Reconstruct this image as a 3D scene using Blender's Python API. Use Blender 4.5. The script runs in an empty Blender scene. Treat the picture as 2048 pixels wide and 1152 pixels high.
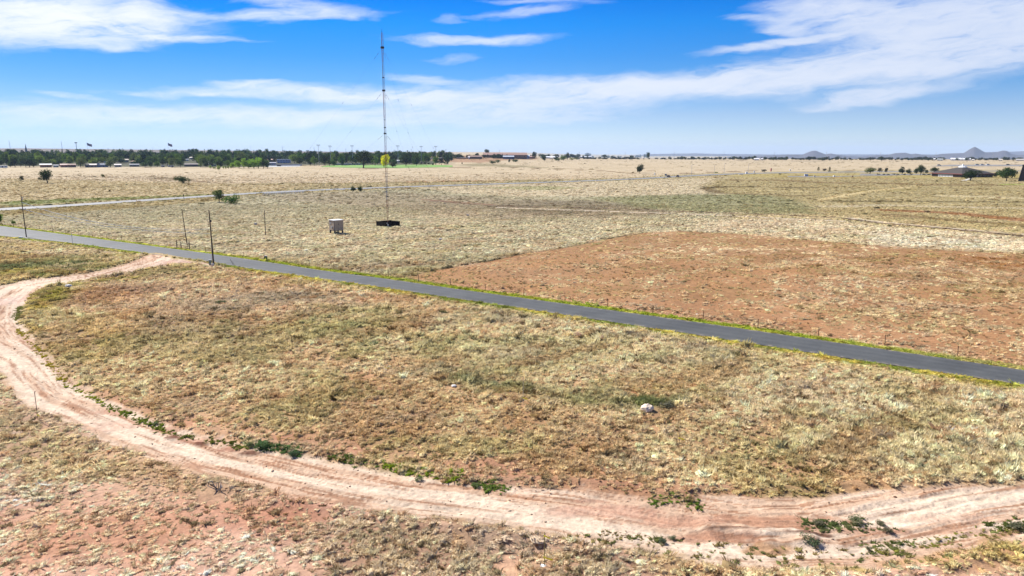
import bpy, math, random
import numpy as np
from mathutils import Vector, Matrix

random.seed(7)
RNG = np.random.default_rng(11)
SC = bpy.context.scene
COL = SC.collection

# ------------------------------------------------------------------ camera, sky, sun, exposure
CAM_H = 24.0
F = 1450.0                       # focal length in pixels of the 2048 px wide photograph
HORIZON = 303.0
PITCH = math.atan((576 - HORIZON) / F)
cam_data = bpy.data.cameras.new('camera')
cam_data.sensor_width = 36.0
cam_data.lens = 36.0 * F / 2048.0
cam_data.clip_start = 0.5
cam_data.clip_end = 60000
cam = bpy.data.objects.new('camera', cam_data)
COL.objects.link(cam)
cam.location = (0, 0, CAM_H)
cam.rotation_euler = (math.pi / 2 - PITCH, 0, 0)
SC.camera = cam
FWD = np.array([0, math.cos(PITCH), -math.sin(PITCH)])
UPV = np.array([0, math.sin(PITCH), math.cos(PITCH)])


def ray(px, py):
    """direction of a photo pixel, for surveying positions out of the photograph"""
    return np.array([(px - 1024), 0, 0]) * 1.0 + FWD * F + UPV * (576 - py)


SUN_AZ = math.radians(-53)       # from +Y towards -X: the sun stands left of and beyond the view
SUN_EL = math.radians(42)
SUN_DIR = Vector((math.sin(SUN_AZ) * math.cos(SUN_EL), math.cos(SUN_AZ) * math.cos(SUN_EL), math.sin(SUN_EL)))
sun_data = bpy.data.lights.new('sun', 'SUN')
sun_data.energy = 5.0
sun_data.angle = math.radians(0.53)
sun_data.color = (1.0, 0.955, 0.88)
sun = bpy.data.objects.new('sun', sun_data)
COL.objects.link(sun)
sun.location = (0, 0, 200)
sun.rotation_euler = SUN_DIR.to_track_quat('Z', 'Y').to_euler()

SC.view_settings.view_transform = 'Standard'
SC.view_settings.look = 'None'
SC.view_settings.gamma = 1.0
SC.view_settings.use_curve_mapping = False
SC.view_settings.exposure = 0.92
SC.render.engine = 'CYCLES'
SC.cycles.max_bounces = 6
SC.cycles.diffuse_bounces = 3
SC.cycles.transmission_bounces = 3
SC.cycles.volume_bounces = 1
SC.cycles.transparent_max_bounces = 6
SC.cycles.use_denoising = True


class NT:
    """small helper for node trees"""
    def __init__(self, tree):
        self.t = tree
        tree.nodes.clear()

    def n(self, kind, **kw):
        nd = self.t.nodes.new(kind)
        for k, v in kw.items():
            setattr(nd, k, v)
        return nd

    def put(self, sock, v):
        if v is None:
            return
        if isinstance(v, bpy.types.NodeSocket):
            self.t.links.new(v, sock)
        else:
            sock.default_value = v

    def m(self, op, a, b=None, c=None, clamp=False):
        nd = self.n('ShaderNodeMath', operation=op, use_clamp=clamp)
        self.put(nd.inputs[0], a)
        self.put(nd.inputs[1], b)
        self.put(nd.inputs[2], c)
        return nd.outputs[0]

    def vm(self, op, a, b=None):
        nd = self.n('ShaderNodeVectorMath', operation=op)
        self.put(nd.inputs[0], a)
        self.put(nd.inputs[1], b)
        return nd.outputs[0]

    def mix(self, f, a, b, blend='MIX'):
        nd = self.n('ShaderNodeMix', data_type='RGBA', blend_type=blend)
        self.put(nd.inputs[0], f)
        self.put(nd.inputs[6], a)
        self.put(nd.inputs[7], b)
        return nd.outputs[2]

    def noise(self, vec, scale, detail=3, rough=0.55, dist=0.0):
        nd = self.n('ShaderNodeTexNoise')
        self.put(nd.inputs['Vector'], vec)
        nd.inputs['Scale'].default_value = scale
        nd.inputs['Detail'].default_value = detail
        nd.inputs['Roughness'].default_value = rough
        nd.inputs['Distortion'].default_value = dist
        return nd.outputs[0]

    def mr(self, v, a, b, c=0.0, d=1.0, interp='SMOOTHSTEP'):
        nd = self.n('ShaderNodeMapRange', interpolation_type=interp)
        self.put(nd.inputs[0], v)
        nd.inputs[1].default_value = a
        nd.inputs[2].default_value = b
        nd.inputs[3].default_value = c
        nd.inputs[4].default_value = d
        return nd.outputs[0]

    def xyz(self, x, y, z=0.0):
        nd = self.n('ShaderNodeCombineXYZ')
        self.put(nd.inputs[0], x)
        self.put(nd.inputs[1], y)
        self.put(nd.inputs[2], z)
        return nd.outputs[0]


SKYT = ((.74, .90, 1.36), (.77, .90, 1.24), (.645, .77, 1.10), (.36, .66, 1.05), (.177, .60, 1.10), (.056, .59, 1.2), (.012, .50, 1.2), (.02, .46, 1.1), (.06, .46, 1.0))
SKYP = (.033, .09, .16, .23, .31, .37, .5)
# ---- sky with cirrus; the clouds are laid out by compass bearing and elevation
world = bpy.data.worlds.new('World')
SC.world = world
world.use_nodes = True
W = NT(world.node_tree)
sky = W.n('ShaderNodeTexSky', sky_type='NISHITA')
sky.sun_disc = False
sky.sun_elevation = SUN_EL
sky.sun_rotation = SUN_AZ
sky.altitude = 1500
sky.air_density = 1.0
sky.dust_density = 0.6
sky.ozone_density = 2.5
tc = W.n('ShaderNodeTexCoord')
sep = W.n('ShaderNodeSeparateXYZ')
W.put(sep.inputs[0], W.vm('NORMALIZE', tc.outputs['Generated']))
az = W.m('MULTIPLY', W.m('ARCTAN2', sep.outputs[0], sep.outputs[1]), 57.29578)
el = W.m('MULTIPLY', W.m('ARCSINE', sep.outputs[2]), 57.29578)


def az_el(px, py):
    d = ray(px, py)
    d = d / np.linalg.norm(d)
    return math.degrees(math.atan2(d[0], d[1])), math.degrees(math.asin(d[2]))


# domain warp
cvec = W.xyz(W.m('MULTIPLY', az, 0.10), W.m('MULTIPLY', el, 0.34))
wn = W.n('ShaderNodeTexNoise')
W.put(wn.inputs['Vector'], cvec)
wn.inputs['Scale'].default_value = 2.0
wn.inputs['Detail'].default_value = 5
wsep = W.n('ShaderNodeSeparateColor')
W.put(wsep.inputs[0], wn.outputs['Color'])
waz = W.m('ADD', az, W.m('MULTIPLY', W.m('SUBTRACT', wsep.outputs[0], 0.5), 4.0))
wel = W.m('ADD', el, W.m('MULTIPLY', W.m('SUBTRACT', wsep.outputs[1], 0.5), 1.5))

# (centre px, centre py, half length px, half height px, slope, strength)
CLOUDS = [
    (110, 42, 225, 42, 0.02, 1.2), (10, 28, 160, 34, 0.0, 0.8), (300, 34, 34, 34, -0.5, 0.55), (360, 76, 130, 8, 0.06, 0.5),
    (212, 92, 60, 8, 0.05, 0.35), (385, 26, 40, 8, 0.1, 0.22),
    (575, 34, 130, 11, -0.02, 0.55), (590, 10, 95, 13, 0.12, 0.45), (740, 34, 40, 6, -.1, 0.2),
    (950, 80, 130, 9, 0.0, 0.62), (905, 40, 40, 9, -0.1, 0.26), (1050, 26, 80, 9, -0.12, 0.35),
    (1090, 3, 90, 6, 0, 0.35), (910, 118, 60, 8, 0, 0.16),
    (515, 168, 62, 9, 0.05, 0.55), (590, 187, 190, 10, 0.03, 0.55), (330, 184, 120, 6, 0, .26), (140, 192, 60, 6, 0.1, 0.28),
    (800, 190, 190, 17, 0.03, 0.55), (860, 158, 70, 9, 0.1, .36), (1010, 207, 240, 18, 0.0, 0.5), (1060, 172, 240, 12, -0.05, 0.3),
    (1240, 175, 210, 22, -0.06, 0.8), (1480, 162, 300, 22, -0.08, 0.82), (1740, 124, 330, 40, -0.16, 1.0),
    (1980, 96, 260, 48, -0.2, 1.05), (1850, 44, 240, 40, -0.02, .95), (1660, 22, 130, 26, 0.0, 0.75), (2080, 20, 230, 50, 0, 1.0),
    (1570, 86, 125, 8, -0.13, 0.9), (1572, 58, 48, 9, 0.08, 0.62), (1520, 40, 60, 5, 0.05, 0.4),
    (1740, 194, 125, 12, -0.12, 0.8), (1500, 186, 60, 6, 0, 0.3),
    (360, 228, 330, 19, 0.02, 0.36), (780, 236, 340, 20, 0.0, 0.34), (60, 245, 160, 16, 0, 0.22), (1100, 232, 130, 12, 0, 0.24),
]
dens = None
for (cx, cy, hx, hy, sl, st) in CLOUDS:
    a0, e0 = az_el(cx, cy)
    a1, e1 = az_el(cx + hx, cy + hx * sl)
    a2, e2 = az_el(cx, cy - hy)
    L = math.hypot(a1 - a0, e1 - e0)
    ca, sa = (a1 - a0) / L, (e1 - e0) / L
    hh = abs(e2 - e0)
    dx = W.m('SUBTRACT', waz, a0)
    dy = W.m('SUBTRACT', wel, e0)
    p = W.m('ADD', W.m('MULTIPLY', dx, ca / L), W.m('MULTIPLY', dy, sa / L))
    q = W.m('ADD', W.m('MULTIPLY', dx, -sa / hh), W.m('MULTIPLY', dy, ca / hh))
    r2 = W.m('ADD', W.m('MULTIPLY', p, p), W.m('MULTIPLY', q, q))
    g = W.m('MULTIPLY', W.m('POWER', 2.71828, W.m('MULTIPLY', W.m('POWER', r2, 1.5), -0.8)), st)
    dens = g if dens is None else W.m('ADD', dens, g)
dens = W.m('MINIMUM', dens, 1.5)
# general cirrus for the rest of the dome
far_m = W.mr(el, 17.0, 30.0)
gen = W.mr(W.noise(cvec, 0.55, 3, 0.5, 0.3), 0.5, 0.75, 0, 0.9)
dens = W.m('ADD', dens, W.m('MULTIPLY', far_m, gen))
# streaky detail
n1 = W.noise(W.xyz(W.m('MULTIPLY', waz, 0.13), W.m('ADD', W.m('MULTIPLY', wel, 0.85), W.m('MULTIPLY', waz, -0.09))), 1.0, 8, 0.62, 0.5)
n2 = W.noise(W.xyz(W.m('MULTIPLY', waz, 0.55), W.m('ADD', W.m('MULTIPLY', wel, 2.4), W.m('MULTIPLY', waz, -0.20))), 1.0, 8, 0.66, 0.4)
tex = W.m('ADD', W.m('MULTIPLY', n1, 0.58), W.m('MULTIPLY', n2, 0.42))
cl = W.m('ADD', dens, W.m('MULTIPLY', W.m('SUBTRACT', tex, 0.5), W.m('MULTIPLY', W.m('ADD', dens, 0.05), 4.6)))
alpha = W.m('SUBTRACT', 1.0, W.m('POWER', 2.71828, W.m('MULTIPLY', W.m('MAXIMUM', W.m('SUBTRACT', cl, .03), 0.0), -1.7)))
tr_ = W.n('ShaderNodeValToRGB')
W.put(tr_.inputs[0], W.m('DIVIDE', el, 30.0))
cr = tr_.color_ramp
cr.elements[0].position = 0.0
cr.elements[0].color = SKYT[0] + (1,)
cr.elements[1].position = 1.0
cr.elements[1].color = SKYT[-1] + (1,)
for pos_, c_ in zip(SKYP, SKYT[1:-1]):
    e_ = cr.elements.new(pos_)
    e_.color = c_ + (1,)
hsv = tr_
tinted = W.mix(1.0, sky.outputs[0], tr_.outputs[0], 'MULTIPLY')
tinted = W.mix(W.mr(az, -38, 5, 1, 0), tinted, W.mix(1.0, tinted, (.72, .80, .90, 1), 'MULTIPLY'))
cloud_col = W.mix(W.mr(az, -40, 40, 0, 1), (8.8, 9.0, 9.3, 1), (6.1, 6.7, 8.0, 1))
skyc = W.mix(W.m('MULTIPLY', alpha, 0.96), tinted, cloud_col)
bg = W.n('ShaderNodeBackground')
W.put(bg.inputs[0], skyc)
bg.inputs[1].default_value = 0.064
wo = W.n('ShaderNodeOutputWorld')
W.put(wo.inputs[0], bg.outputs[0])

# ------------------------------------------------------------------ helpers
def s2l(c):
    c = c / 255.0
    return c / 12.92 if c <= 0.04045 else ((c + 0.055) / 1.055) ** 2.4


KALB = 1.62                      # sunlit brightness of a white ground at this exposure


def A(r, g, b, k=KALB):
    return np.array([min(s2l(v) / k, 0.78) for v in (r, g, b)])


def _hash(ix, iy, seed):
    n = (ix.astype(np.int64) * 374761393 + iy.astype(np.int64) * 668265263 + seed * 974634777) & 0xffffffff
    n = ((n ^ (n >> 13)) * 1274126177) & 0xffffffff
    n = ((n ^ (n >> 16)) * 2246822519) & 0xffffffff
    return (n & 0xffffff) / float(0xffffff)


def vn(x, y, seed=0):
    ix, iy = np.floor(x), np.floor(y)
    fx, fy = x - ix, y - iy
    fx = fx * fx * (3 - 2 * fx)
    fy = fy * fy * (3 - 2 * fy)
    a = _hash(ix, iy, seed); b = _hash(ix + 1, iy, seed)
    c = _hash(ix, iy + 1, seed); d = _hash(ix + 1, iy + 1, seed)
    return (a * (1 - fx) + b * fx) * (1 - fy) + (c * (1 - fx) + d * fx) * fy


def fbm(x, y, seed=0, octv=4):
    s, a, t = 0, 0.5, 0
    for i in range(octv):
        s = s + a * vn(x * 2 ** i, y * 2 ** i, seed + i * 17)
        t += a
        a *= 0.5
    return s / t


def sst(a, b, x):
    t = np.clip((x - a) / (b - a), 0, 1)
    return t * t * (3 - 2 * t)


def G0(px, py):
    """photo pixel -> point on the level ground (metres)"""
    d = ray(px, py)
    t = CAM_H / -d[2]
    return (d[0] * t, d[1] * t)


def seg_dist(x, y, pts):
    """unsigned distance to a polyline and arc length of the nearest point"""
    best = np.full(x.shape, 1e18)
    arc = np.zeros(x.shape)
    acc = 0.0
    for (x0, y0), (x1, y1) in zip(pts[:-1], pts[1:]):
        dx, dy = x1 - x0, y1 - y0
        L2 = dx * dx + dy * dy
        t = np.clip(((x - x0) * dx + (y - y0) * dy) / L2, 0, 1)
        d2 = (x - x0 - t * dx) ** 2 + (y - y0 - t * dy) ** 2
        m = d2 < best
        best = np.where(m, d2, best)
        arc = np.where(m, acc + t * math.sqrt(L2), arc)
        acc += math.sqrt(L2)
    return np.sqrt(best), arc


def inside(x, y, poly):
    r = np.zeros(x.shape, bool)
    n = len(poly)
    for i in range(n):
        x0, y0 = poly[i]
        x1, y1 = poly[(i + 1) % n]
        if y0 == y1:
            continue
        c = ((y0 > y) != (y1 > y)) & (x < (x1 - x0) * (y - y0) / (y1 - y0) + x0)
        r ^= c
    return r


def sdf(x, y, poly):
    """signed distance to polygon, positive inside"""
    d, _ = seg_dist(x, y, list(poly) + [poly[0]])
    return np.where(inside(x, y, poly), d, -d)


def near_mask(x, y, pts, pad):
    xs = [p[0] for p in pts]; ys = [p[1] for p in pts]
    return (x > min(xs) - pad) & (x < max(xs) + pad) & (y > min(ys) - pad) & (y < max(ys) + pad)


# ------------------------------------------------------------------ lines surveyed from the photograph
def GP(l):
    return [G0(*p) for p in l]


ROAD_N = GP([(-260, 420), (-120, 437), (0, 451.6), (137, 470), (273, 488), (410, 506), (560, 527.7), (637, 540), (773, 557.5), (910, 577.5), (1060, 598),
             (1400, 645), (1695, 688), (2048, 740), (2300, 778), (2600, 824)])
ROAD_S = GP([(-260, 455), (-120, 462), (0, 471.6), (137, 485), (273, 503.5), (410, 524), (560, 546), (637, 556.5), (773, 576), (910, 597), (1060, 619),
             (1400, 671), (1695, 717), (2048, 770), (2300, 809), (2600, 856)])
ROAD_POLY = ROAD_N + ROAD_S[::-1]
HWY_N = GP([(-300, 434), (-120, 423.5), (0, 416.2), (125, 409.8), (250, 401.2), (375, 393.4), (512, 384.6), (612, 379.6), (702, 376.4), (774, 373.7), (887, 370),
            (1024, 365.8), (1130, 362.2), (1231, 358.6), (1309, 354.6), (1399, 349.4), (1470, 346.8), (1560, 344.6), (1700, 343.2), (1900, 341.8), (2300, 340)])
HWY_S = GP([(-300, 439.5), (-120, 428.8), (0, 421.2), (125, 414), (250, 405), (375, 396.6), (512, 387.6), (612, 382.4), (702, 378.9), (774, 376.1), (887, 372.2),
            (1024, 367.8), (1130, 364.1), (1231, 360.5), (1309, 356.8), (1399, 351.6), (1470, 348.6), (1560, 346.2), (1700, 344.6), (1900, 343.1), (2300, 341.2)])
HWY_POLY = HWY_N + HWY_S[::-1]
TR_IN = GP([(427, 533), (405, 526), (350, 529), (273, 541), (205, 552), (137, 566), (82, 574), (57, 585), (41, 610), (33, 629), (33, 650),
            (52, 675), (76, 699), (104, 734), (139, 768), (208, 806), (278, 834), (347, 862), (399, 877), (479, 897), (521, 906), (625, 922), (700, 938),
            (785, 955), (864, 966), (930, 975), (1008, 984), (1055, 979), (1144, 985), (1260, 993), (1315, 1008), (1397, 1013), (1427, 997),
            (1519, 997), (1638, 1002), (1724, 992), (1826, 985), (2048, 973), (2300, 962)])
TR_OUT = GP([(2300, 1020), (2048, 1057), (1997, 1071), (1895, 1091), (1792, 1112), (1724, 1124), (1638, 1124), (1553, 1127), (1450, 1119), (1348, 1103), (1281, 1090),
             (1178, 1073), (1110, 1058), (990, 1043), (905, 1029), (785, 1018), (700, 1004), (608, 988), (503, 961), (417, 940), (347, 918),
             (278, 893), (208, 869), (167, 848), (115, 826), (69, 808), (45, 789), (21, 758), (0, 727), (-60, 690), (-85, 650), (-60, 610),
             (0, 573), (55, 561), (118, 554), (175, 548), (227, 536), (273, 522), (301, 509)])
TR_POLY = TR_IN + TR_OUT
TR_EDGE = TR_OUT
LL_POLY = GP([(-400, 735), (45, 800), (208, 880), (503, 970), (905, 1036), (905, 1300), (-400, 1300)])
RED = GP([(800, 556), (900, 538), (1000, 519), (1150, 491), (1230, 476), (1290, 465), (1360, 462), (1500, 470), (1650, 484), (1850, 500), (2048, 508),
          (2400, 520), (2700, 800), (2300, 772), (2048, 733), (1695, 681), (1400, 638), (1060, 592), (910, 571)])


def height(x, y):
    x = np.asarray(x, float); y = np.asarray(y, float)
    d = np.hypot(x, y)
    h = (fbm(x / 17, y / 17, 3, 3) - 0.5) * 1.1 * (1 - sst(120, 330, d))
    h = h + (fbm(x / 2.6, y / 2.6, 5, 2) - 0.5) * 0.18 * (1 - sst(70, 140, d)) + (fbm((x + y) / .9, (y - x) / 1.6, 7, 2) - 0.5) * 0.16 * (1 - sst(60, 110, d))
    # town side rises, the right far side falls into the basin of the hills
    bear = np.arctan2(x, np.maximum(y, 1))
    h = h + 12 * sst(1180, 2100, d) * (1 - sst(-0.06, 0.10, bear))
    h = h - 82 * sst(2500, 6500, d) * sst(-0.02, 0.12, bear)
    return h


def h_roads(x, y):
    """ground height with road corridors and the dirt track worked in; also returns masks"""
    h = height(x, y)
    road = np.full(x.shape, -99.0)
    for poly in (ROAD_POLY, HWY_POLY):
        m = near_mask(x, y, poly, 12)
        s = sdf(x[m], y[m], poly)
        road[m] = np.maximum(road[m], s)
    flat = sst(-9, -1.0, road)
    h = h * (1 - flat) - 0.07 * sst(-1.2, -0.2, road) - 0.18 * np.exp(-((road + 3.2) / 1.3) ** 2)
    tr = np.full(x.shape, -99.0)
    arc = np.zeros(x.shape)
    lat = np.full(x.shape, 99.0)
    m = near_mask(x, y, TR_POLY, 8)
    tr[m] = sdf(x[m], y[m], TR_POLY)
    lat[m], arc[m] = seg_dist(x[m], y[m], TR_EDGE)
    tr = np.where(m, tr + .55, tr)
    tr2 = tr + (fbm(x / 1.3, y / 1.3, 21, 3) - 0.5) * 1.7
    inn = sst(-0.3, 1.0, tr2)
    h = h * (.2 + .8 * sst(1.0, 11, -tr)) * (1 - 0.4 * inn) - 0.10 * inn
    rf = fbm(lat * 4.0, arc * .3, 35, 3)
    h = h + inn * (np.abs(rf - .5) * -.28 + .03)
    # wheel ruts run along the track
    rut = fbm(lat * 1.7 + 0.25 * (fbm(arc / 9, lat * 0, 31, 2) - .5), arc * 0.055, 33, 3)
    h = h + inn * (rut - 0.5) * 0.22
    # grader berm on the inner side
    h = h + 0.24 * np.exp(-((tr + 1.2) / 0.6) ** 2) * (0.4 + fbm(x / 3, y / 3, 37, 2))
    return h, road, tr2, tr, lat, arc, rut


def hz(x, y):
    if y > 330 and not (x > -400 and y < 1100):
        return float(height(x, y))
    return float(h_roads(np.array([float(x)]), np.array([float(y)]))[0][0])


def G(px, py, lift=0.0):
    """photo pixel -> point on the built terrain"""
    d = ray(px, py)
    z = 0.0
    for _ in range(12):
        t = (CAM_H - z) / -d[2]
        hh = hz(d[0] * t, d[1] * t)
        if abs(hh - z) < .01:
            z = hh
            break
        z = 0.5 * z + 0.5 * hh
    t = (CAM_H - z) / -d[2]
    return Vector((d[0] * t, d[1] * t, z + lift))


def size_at(p, px):
    """metres that span px photo pixels at point p"""
    depth = (Vector(p) - Vector((0, 0, CAM_H))).dot(Vector(FWD))
    return px * depth / F


def up_to(p, py):
    """height above p of the point straight up that the photograph shows at row py"""
    k = (576 - py) / F
    s, c = math.sin(PITCH), math.cos(PITCH)
    dz = p[1] * (k * c - s) / (c + k * s)
    return CAM_H + dz - p[2]


# ------------------------------------------------------------------ ground colour and cover
# every zone: outline (px surveyed, kept as metres), softness m, edge noise m, soil, plant colour, cover, plant height, strength
ZONES = []


def zone(pts, soft, edge, soil=None, plant=None, cover=None, ht=None, k=1.0, line=None):
    ZONES.append((GP(pts), soft, edge, soil, plant, cover, ht, k, line))


S_ROAD = A(242, 217, 190)
far_tan = A(228, 205, 170)
# far meadow
zone([(-900, 318), (-900, 372), (0, 357), (420, 367), (700, 366), (1024, 360), (1250, 356), (1400, 347), (1700, 340), (2900, 338), (2900, 306), (1024, 306), (-900, 318)],
     12, 10, A(222, 200, 164), A(226, 206, 170), 1.0, 0.8)
zone([(-900, 372), (0, 357), (400, 366), (620, 372), (512, 384), (250, 399), (0, 413), (-900, 460)], 8, 8, A(212, 184, 142), A(215, 196, 150), 1, .8)
zone([(0, 364), (0, 385), (120, 382), (330, 376), (330, 370), (150, 362)], 8, 8, A(196, 180, 126), None, None, None, .7)
# under the town trees
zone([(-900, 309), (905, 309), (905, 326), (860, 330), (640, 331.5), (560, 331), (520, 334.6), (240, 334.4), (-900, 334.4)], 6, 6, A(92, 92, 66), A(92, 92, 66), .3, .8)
zone([(880, 327), (960, 328), (1010, 325), (1075, 322), (1075, 318.5), (960, 318.5), (860, 320), (845, 324)], 9, 9, A(198, 160, 124), A(198, 160, 124), 1, .8)
zone([(900, 331), (1010, 334), (1120, 337), (1040, 331), (960, 328.5)], 8, 8, A(150, 140, 96), A(150, 140, 96), 1, .8, .7)
# dark lines in the far meadow
for ln, w, c in (([(-100, 353), (0, 353.2), (180, 353), (330, 358), (430, 365)], 5, A(140, 112, 80)), ([(180, 354), (300, 353), (380, 360)], 9, A(150, 130, 92)),
                 ([(350, 372.5), (512, 369), (680, 366.5), (900, 364), (1100, 359.5)], 6, A(156, 138, 84)), ([(820, 364), (900, 362), (1000, 362)], 5, A(205, 150, 112)),
                 ([(700, 337.2), (860, 335.6), (1010, 334.5), (1120, 338.5), (1200, 341.5), (1270, 347), (1340, 347.5), (1460, 343.5), (1530, 340.5), (1640, 340.5), (1720, 342)], 9, A(146, 118, 78)),
                 ([(1050, 318.2), (1300, 317.3), (1540, 322), (1700, 322.6)], 26, A(120, 106, 88)), ([(1300, 341.5), (1400, 340)], 7, A(176, 144, 104)),
                 ([(1750, 325.5), (1900, 328), (2100, 330)], 12, A(186, 156, 106))):
    zone(ln, 3, 5, c, c, None, None, 0.85, line=w)
# dim darker scraps in the far field
for i in range(70):
    fx, fy = random.uniform(-80, 2100), random.choice([random.uniform(326, 350), random.uniform(340, 385)])
    if fx > 1450 and fy > 345:
        continue
    w = random.uniform(6, 26)
    zone([(fx, fy), (fx + w, fy + random.uniform(-.6, .6))], 1.5, 3, A(168, 140, 102), A(170, 144, 104), None, None, random.uniform(.4, .8), line=random.uniform(.6, 2.2))
# between highway and asphalt road, left and centre
zone([(-900, 470), (-260, 430), (0, 424), (250, 408), (512, 391), (774, 379), (1024, 371), (1300, 361), (1420, 358), (1500, 470), (1290, 465), (1150, 491), (800, 556),
      (560, 524), (273, 485), (0, 449), (-500, 400)], 5, 5, A(176, 158, 122), A(208, 200, 164), 1.05, 0.85)
zone([(0, 424), (0, 432), (150, 424), (320, 411), (500, 398), (430, 395), (250, 408)], 4, 5, A(176, 146, 92), A(186, 166, 110), .8, .8, .8)
zone([(0, 405), (60, 400), (330, 392), (430, 388), (430, 390), (310, 396), (0, 413)], 4, 4, A(134, 140, 74), A(136, 148, 72), 1, .8, .85)
zone([(520, 392), (700, 383), (800, 386), (1000, 396), (1250, 410), (1320, 430), (1180, 437), (1000, 440), (850, 425), (700, 410), (560, 402)], 8, 9,
     A(168, 146, 116), A(182, 168, 138), .9, .7, .75)
zone([(830, 372), (1100, 366), (1330, 358), (1480, 355), (1560, 372), (1500, 385), (1250, 392), (1050, 394), (900, 386)], 9, 9, A(224, 202, 162), A(230, 214, 178), 1, .7, .9)
zone([(960, 375), (1100, 372), (1160, 376), (1080, 381)], 5, 6, A(176, 174, 112), A(180, 180, 120), 1, .7, .6)
zone([(1040, 400), (1200, 402), (1330, 412), (1330, 430), (1180, 434), (1060, 428), (960, 415)], 6, 7, A(138, 124, 98), A(156, 144, 116), .9, .6, .85)
zone([(1180, 395), (1300, 391), (1500, 388), (1600, 396), (1660, 412), (1620, 428), (1450, 428), (1300, 418)], 7, 9, A(146, 142, 98), A(168, 166, 122), 1, .8, .9)
zone([(1480, 380), (1600, 386), (1700, 392), (1660, 400), (1500, 388)], 6, 6, A(170, 158, 104), None, None, None, .6)
zone([(1640, 396), (1800, 400), (1900, 410), (1850, 425), (1660, 425)], 7, 8, A(188, 176, 136), A(196, 188, 150), 1, .8, .8)
for ln, w, c in (([(860, 402), (930, 408), (1030, 413), (1130, 415), (1240, 418), (1330, 422), (1450, 426), (1560, 430), (1690, 437)], 3.2, A(104, 80, 60)),
                 ([(1000, 415.5), (1100, 418.5), (1400, 429), (1690, 443)], 3, A(232, 214, 188)),
                 ([(1695, 438), (1760, 446), (1850, 454), (1940, 462), (2048, 472.5), (2300, 494)], 3.4, A(74, 48, 36)),
                 ([(850, 399), (900, 403), (980, 409)], 4, A(140, 104, 74))):
    zone(ln, 1.0, 1.6, c, c, .12, None, 0.95, line=w)
# right hand far: olive mown land round the hall
zone([(1440, 356), (1530, 350), (1700, 346), (2900, 350), (2900, 470), (2048, 470), (1850, 452), (1700, 437), (1640, 420), (1560, 392), (1440, 385), (1400, 372)],
     8, 8, A(186, 168, 118), A(198, 182, 134), 1, .7)
zone([(1430, 352), (1530, 347), (2100, 349), (2100, 356), (1700, 357), (1500, 354)], 7, 7, A(196, 178, 112), A(190, 172, 106), .7, .5, .85)
for ln, w, c, kk in (([(1470, 360), (1560, 360.5), (1660, 366), (1760, 366), (1850, 370), (2000, 370)], 17, A(138, 112, 70), .85), ([(1550, 352), (1660, 354), (1760, 357), (1830, 359)], 8, A(180, 128, 78), .6),
                     ([(1410, 377), (1440, 373.5), (1540, 374.5), (1640, 376)], 9, A(104, 88, 48), .9), ([(1410, 377), (1440, 386), (1540, 390), (1640, 392)], 8, A(118, 98, 58), .85),
                     ([(1680, 403), (1800, 402.5), (1960, 404), (2100, 405)], 8, A(104, 90, 48), .85), ([(1700, 384), (1800, 380), (1830, 378)], 12, A(176, 158, 96), .7),
                     ([(1780, 421), (1900, 426), (2048, 440), (2200, 450)], 11, A(158, 104, 60), .85), ([(1780, 430), (1900, 440), (2048, 452), (2200, 462)], 8, A(128, 106, 60), .8),
                     ([(1840, 378), (1950, 382), (2100, 388)], 9, A(190, 172, 118), .6), ([(1640, 400), (1700, 388), (1780, 378), (1830, 372.5)], 4.5, A(226, 204, 150), .9),
                     ([(1600, 372), (1700, 374), (1800, 370)], 5, A(190, 166, 112), .7), ([(2010, 369), (2100, 369)], 8, A(178, 196, 84), .8),
                     ([(1490, 380), (1620, 384)], 6, A(224, 206, 150), .7), ([(1900, 392), (2100, 398)], 16, A(226, 210, 166), .7), ([(1650, 413), (1760, 411), (1950, 415), (2100, 418)], 9, A(226, 212, 178), .7)):
    zone(ln, 3, 5, c, c, .4, None, kk, line=w)
zone([(1560, 437), (1700, 445), (1850, 457), (2048, 478), (2400, 500), (2400, 518), (2048, 506), (1850, 498), (1650, 482), (1500, 468), (1380, 460), (1420, 440)], 4, 5,
     A(204, 186, 152), A(228, 212, 178), 1.1, .8)
zone([(1740, 465), (1850, 470), (2000, 486), (2000, 500), (1850, 495), (1740, 480)], 4, 5, A(198, 190, 160), A(222, 214, 186), 1.1, .8)
# red bare field
zone([p for p in [(800, 556), (900, 538), (1000, 519), (1150, 491), (1230, 476), (1290, 465), (1360, 462), (1500, 470), (1650, 484), (1850, 500), (2048, 508),
                  (2400, 520), (2700, 800), (2300, 772), (2048, 733), (1695, 681), (1400, 638), (1060, 592), (910, 571)]],
     0.4, 0.6, A(184, 134, 90), A(204, 178, 132), .24, .5)
zone([(1260, 470), (1500, 474), (1700, 492), (2048, 512), (2400, 540), (2400, 620), (2048, 600), (1750, 580), (1500, 530), (1330, 510), (1200, 500)], 8, 12,
     A(164, 124, 78), A(180, 156, 108), .42, .5, .85)
zone([(1330, 520), (1500, 540), (1700, 560), (1680, 590), (1500, 580), (1350, 545)], 7, 9, A(188, 130, 82), None, .25, None, .7)
zone([(1500, 556), (1700, 548), (1850, 590), (2000, 640), (2100, 690), (1900, 690), (1720, 640), (1560, 590)], 5, 9, A(194, 140, 102), A(220, 200, 164), .55, .6, .8)
zone([(1850, 508), (2100, 516), (2100, 540), (1950, 535), (1850, 525)], 4, 5, A(172, 116, 66), A(170, 122, 70), .4, .4, .8)
zone([(1560, 600), (1720, 655), (1900, 680), (1800, 690), (1640, 660), (1400, 628), (1200, 600)], 3, 5, A(204, 132, 92), None, .15, None, .8)
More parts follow.
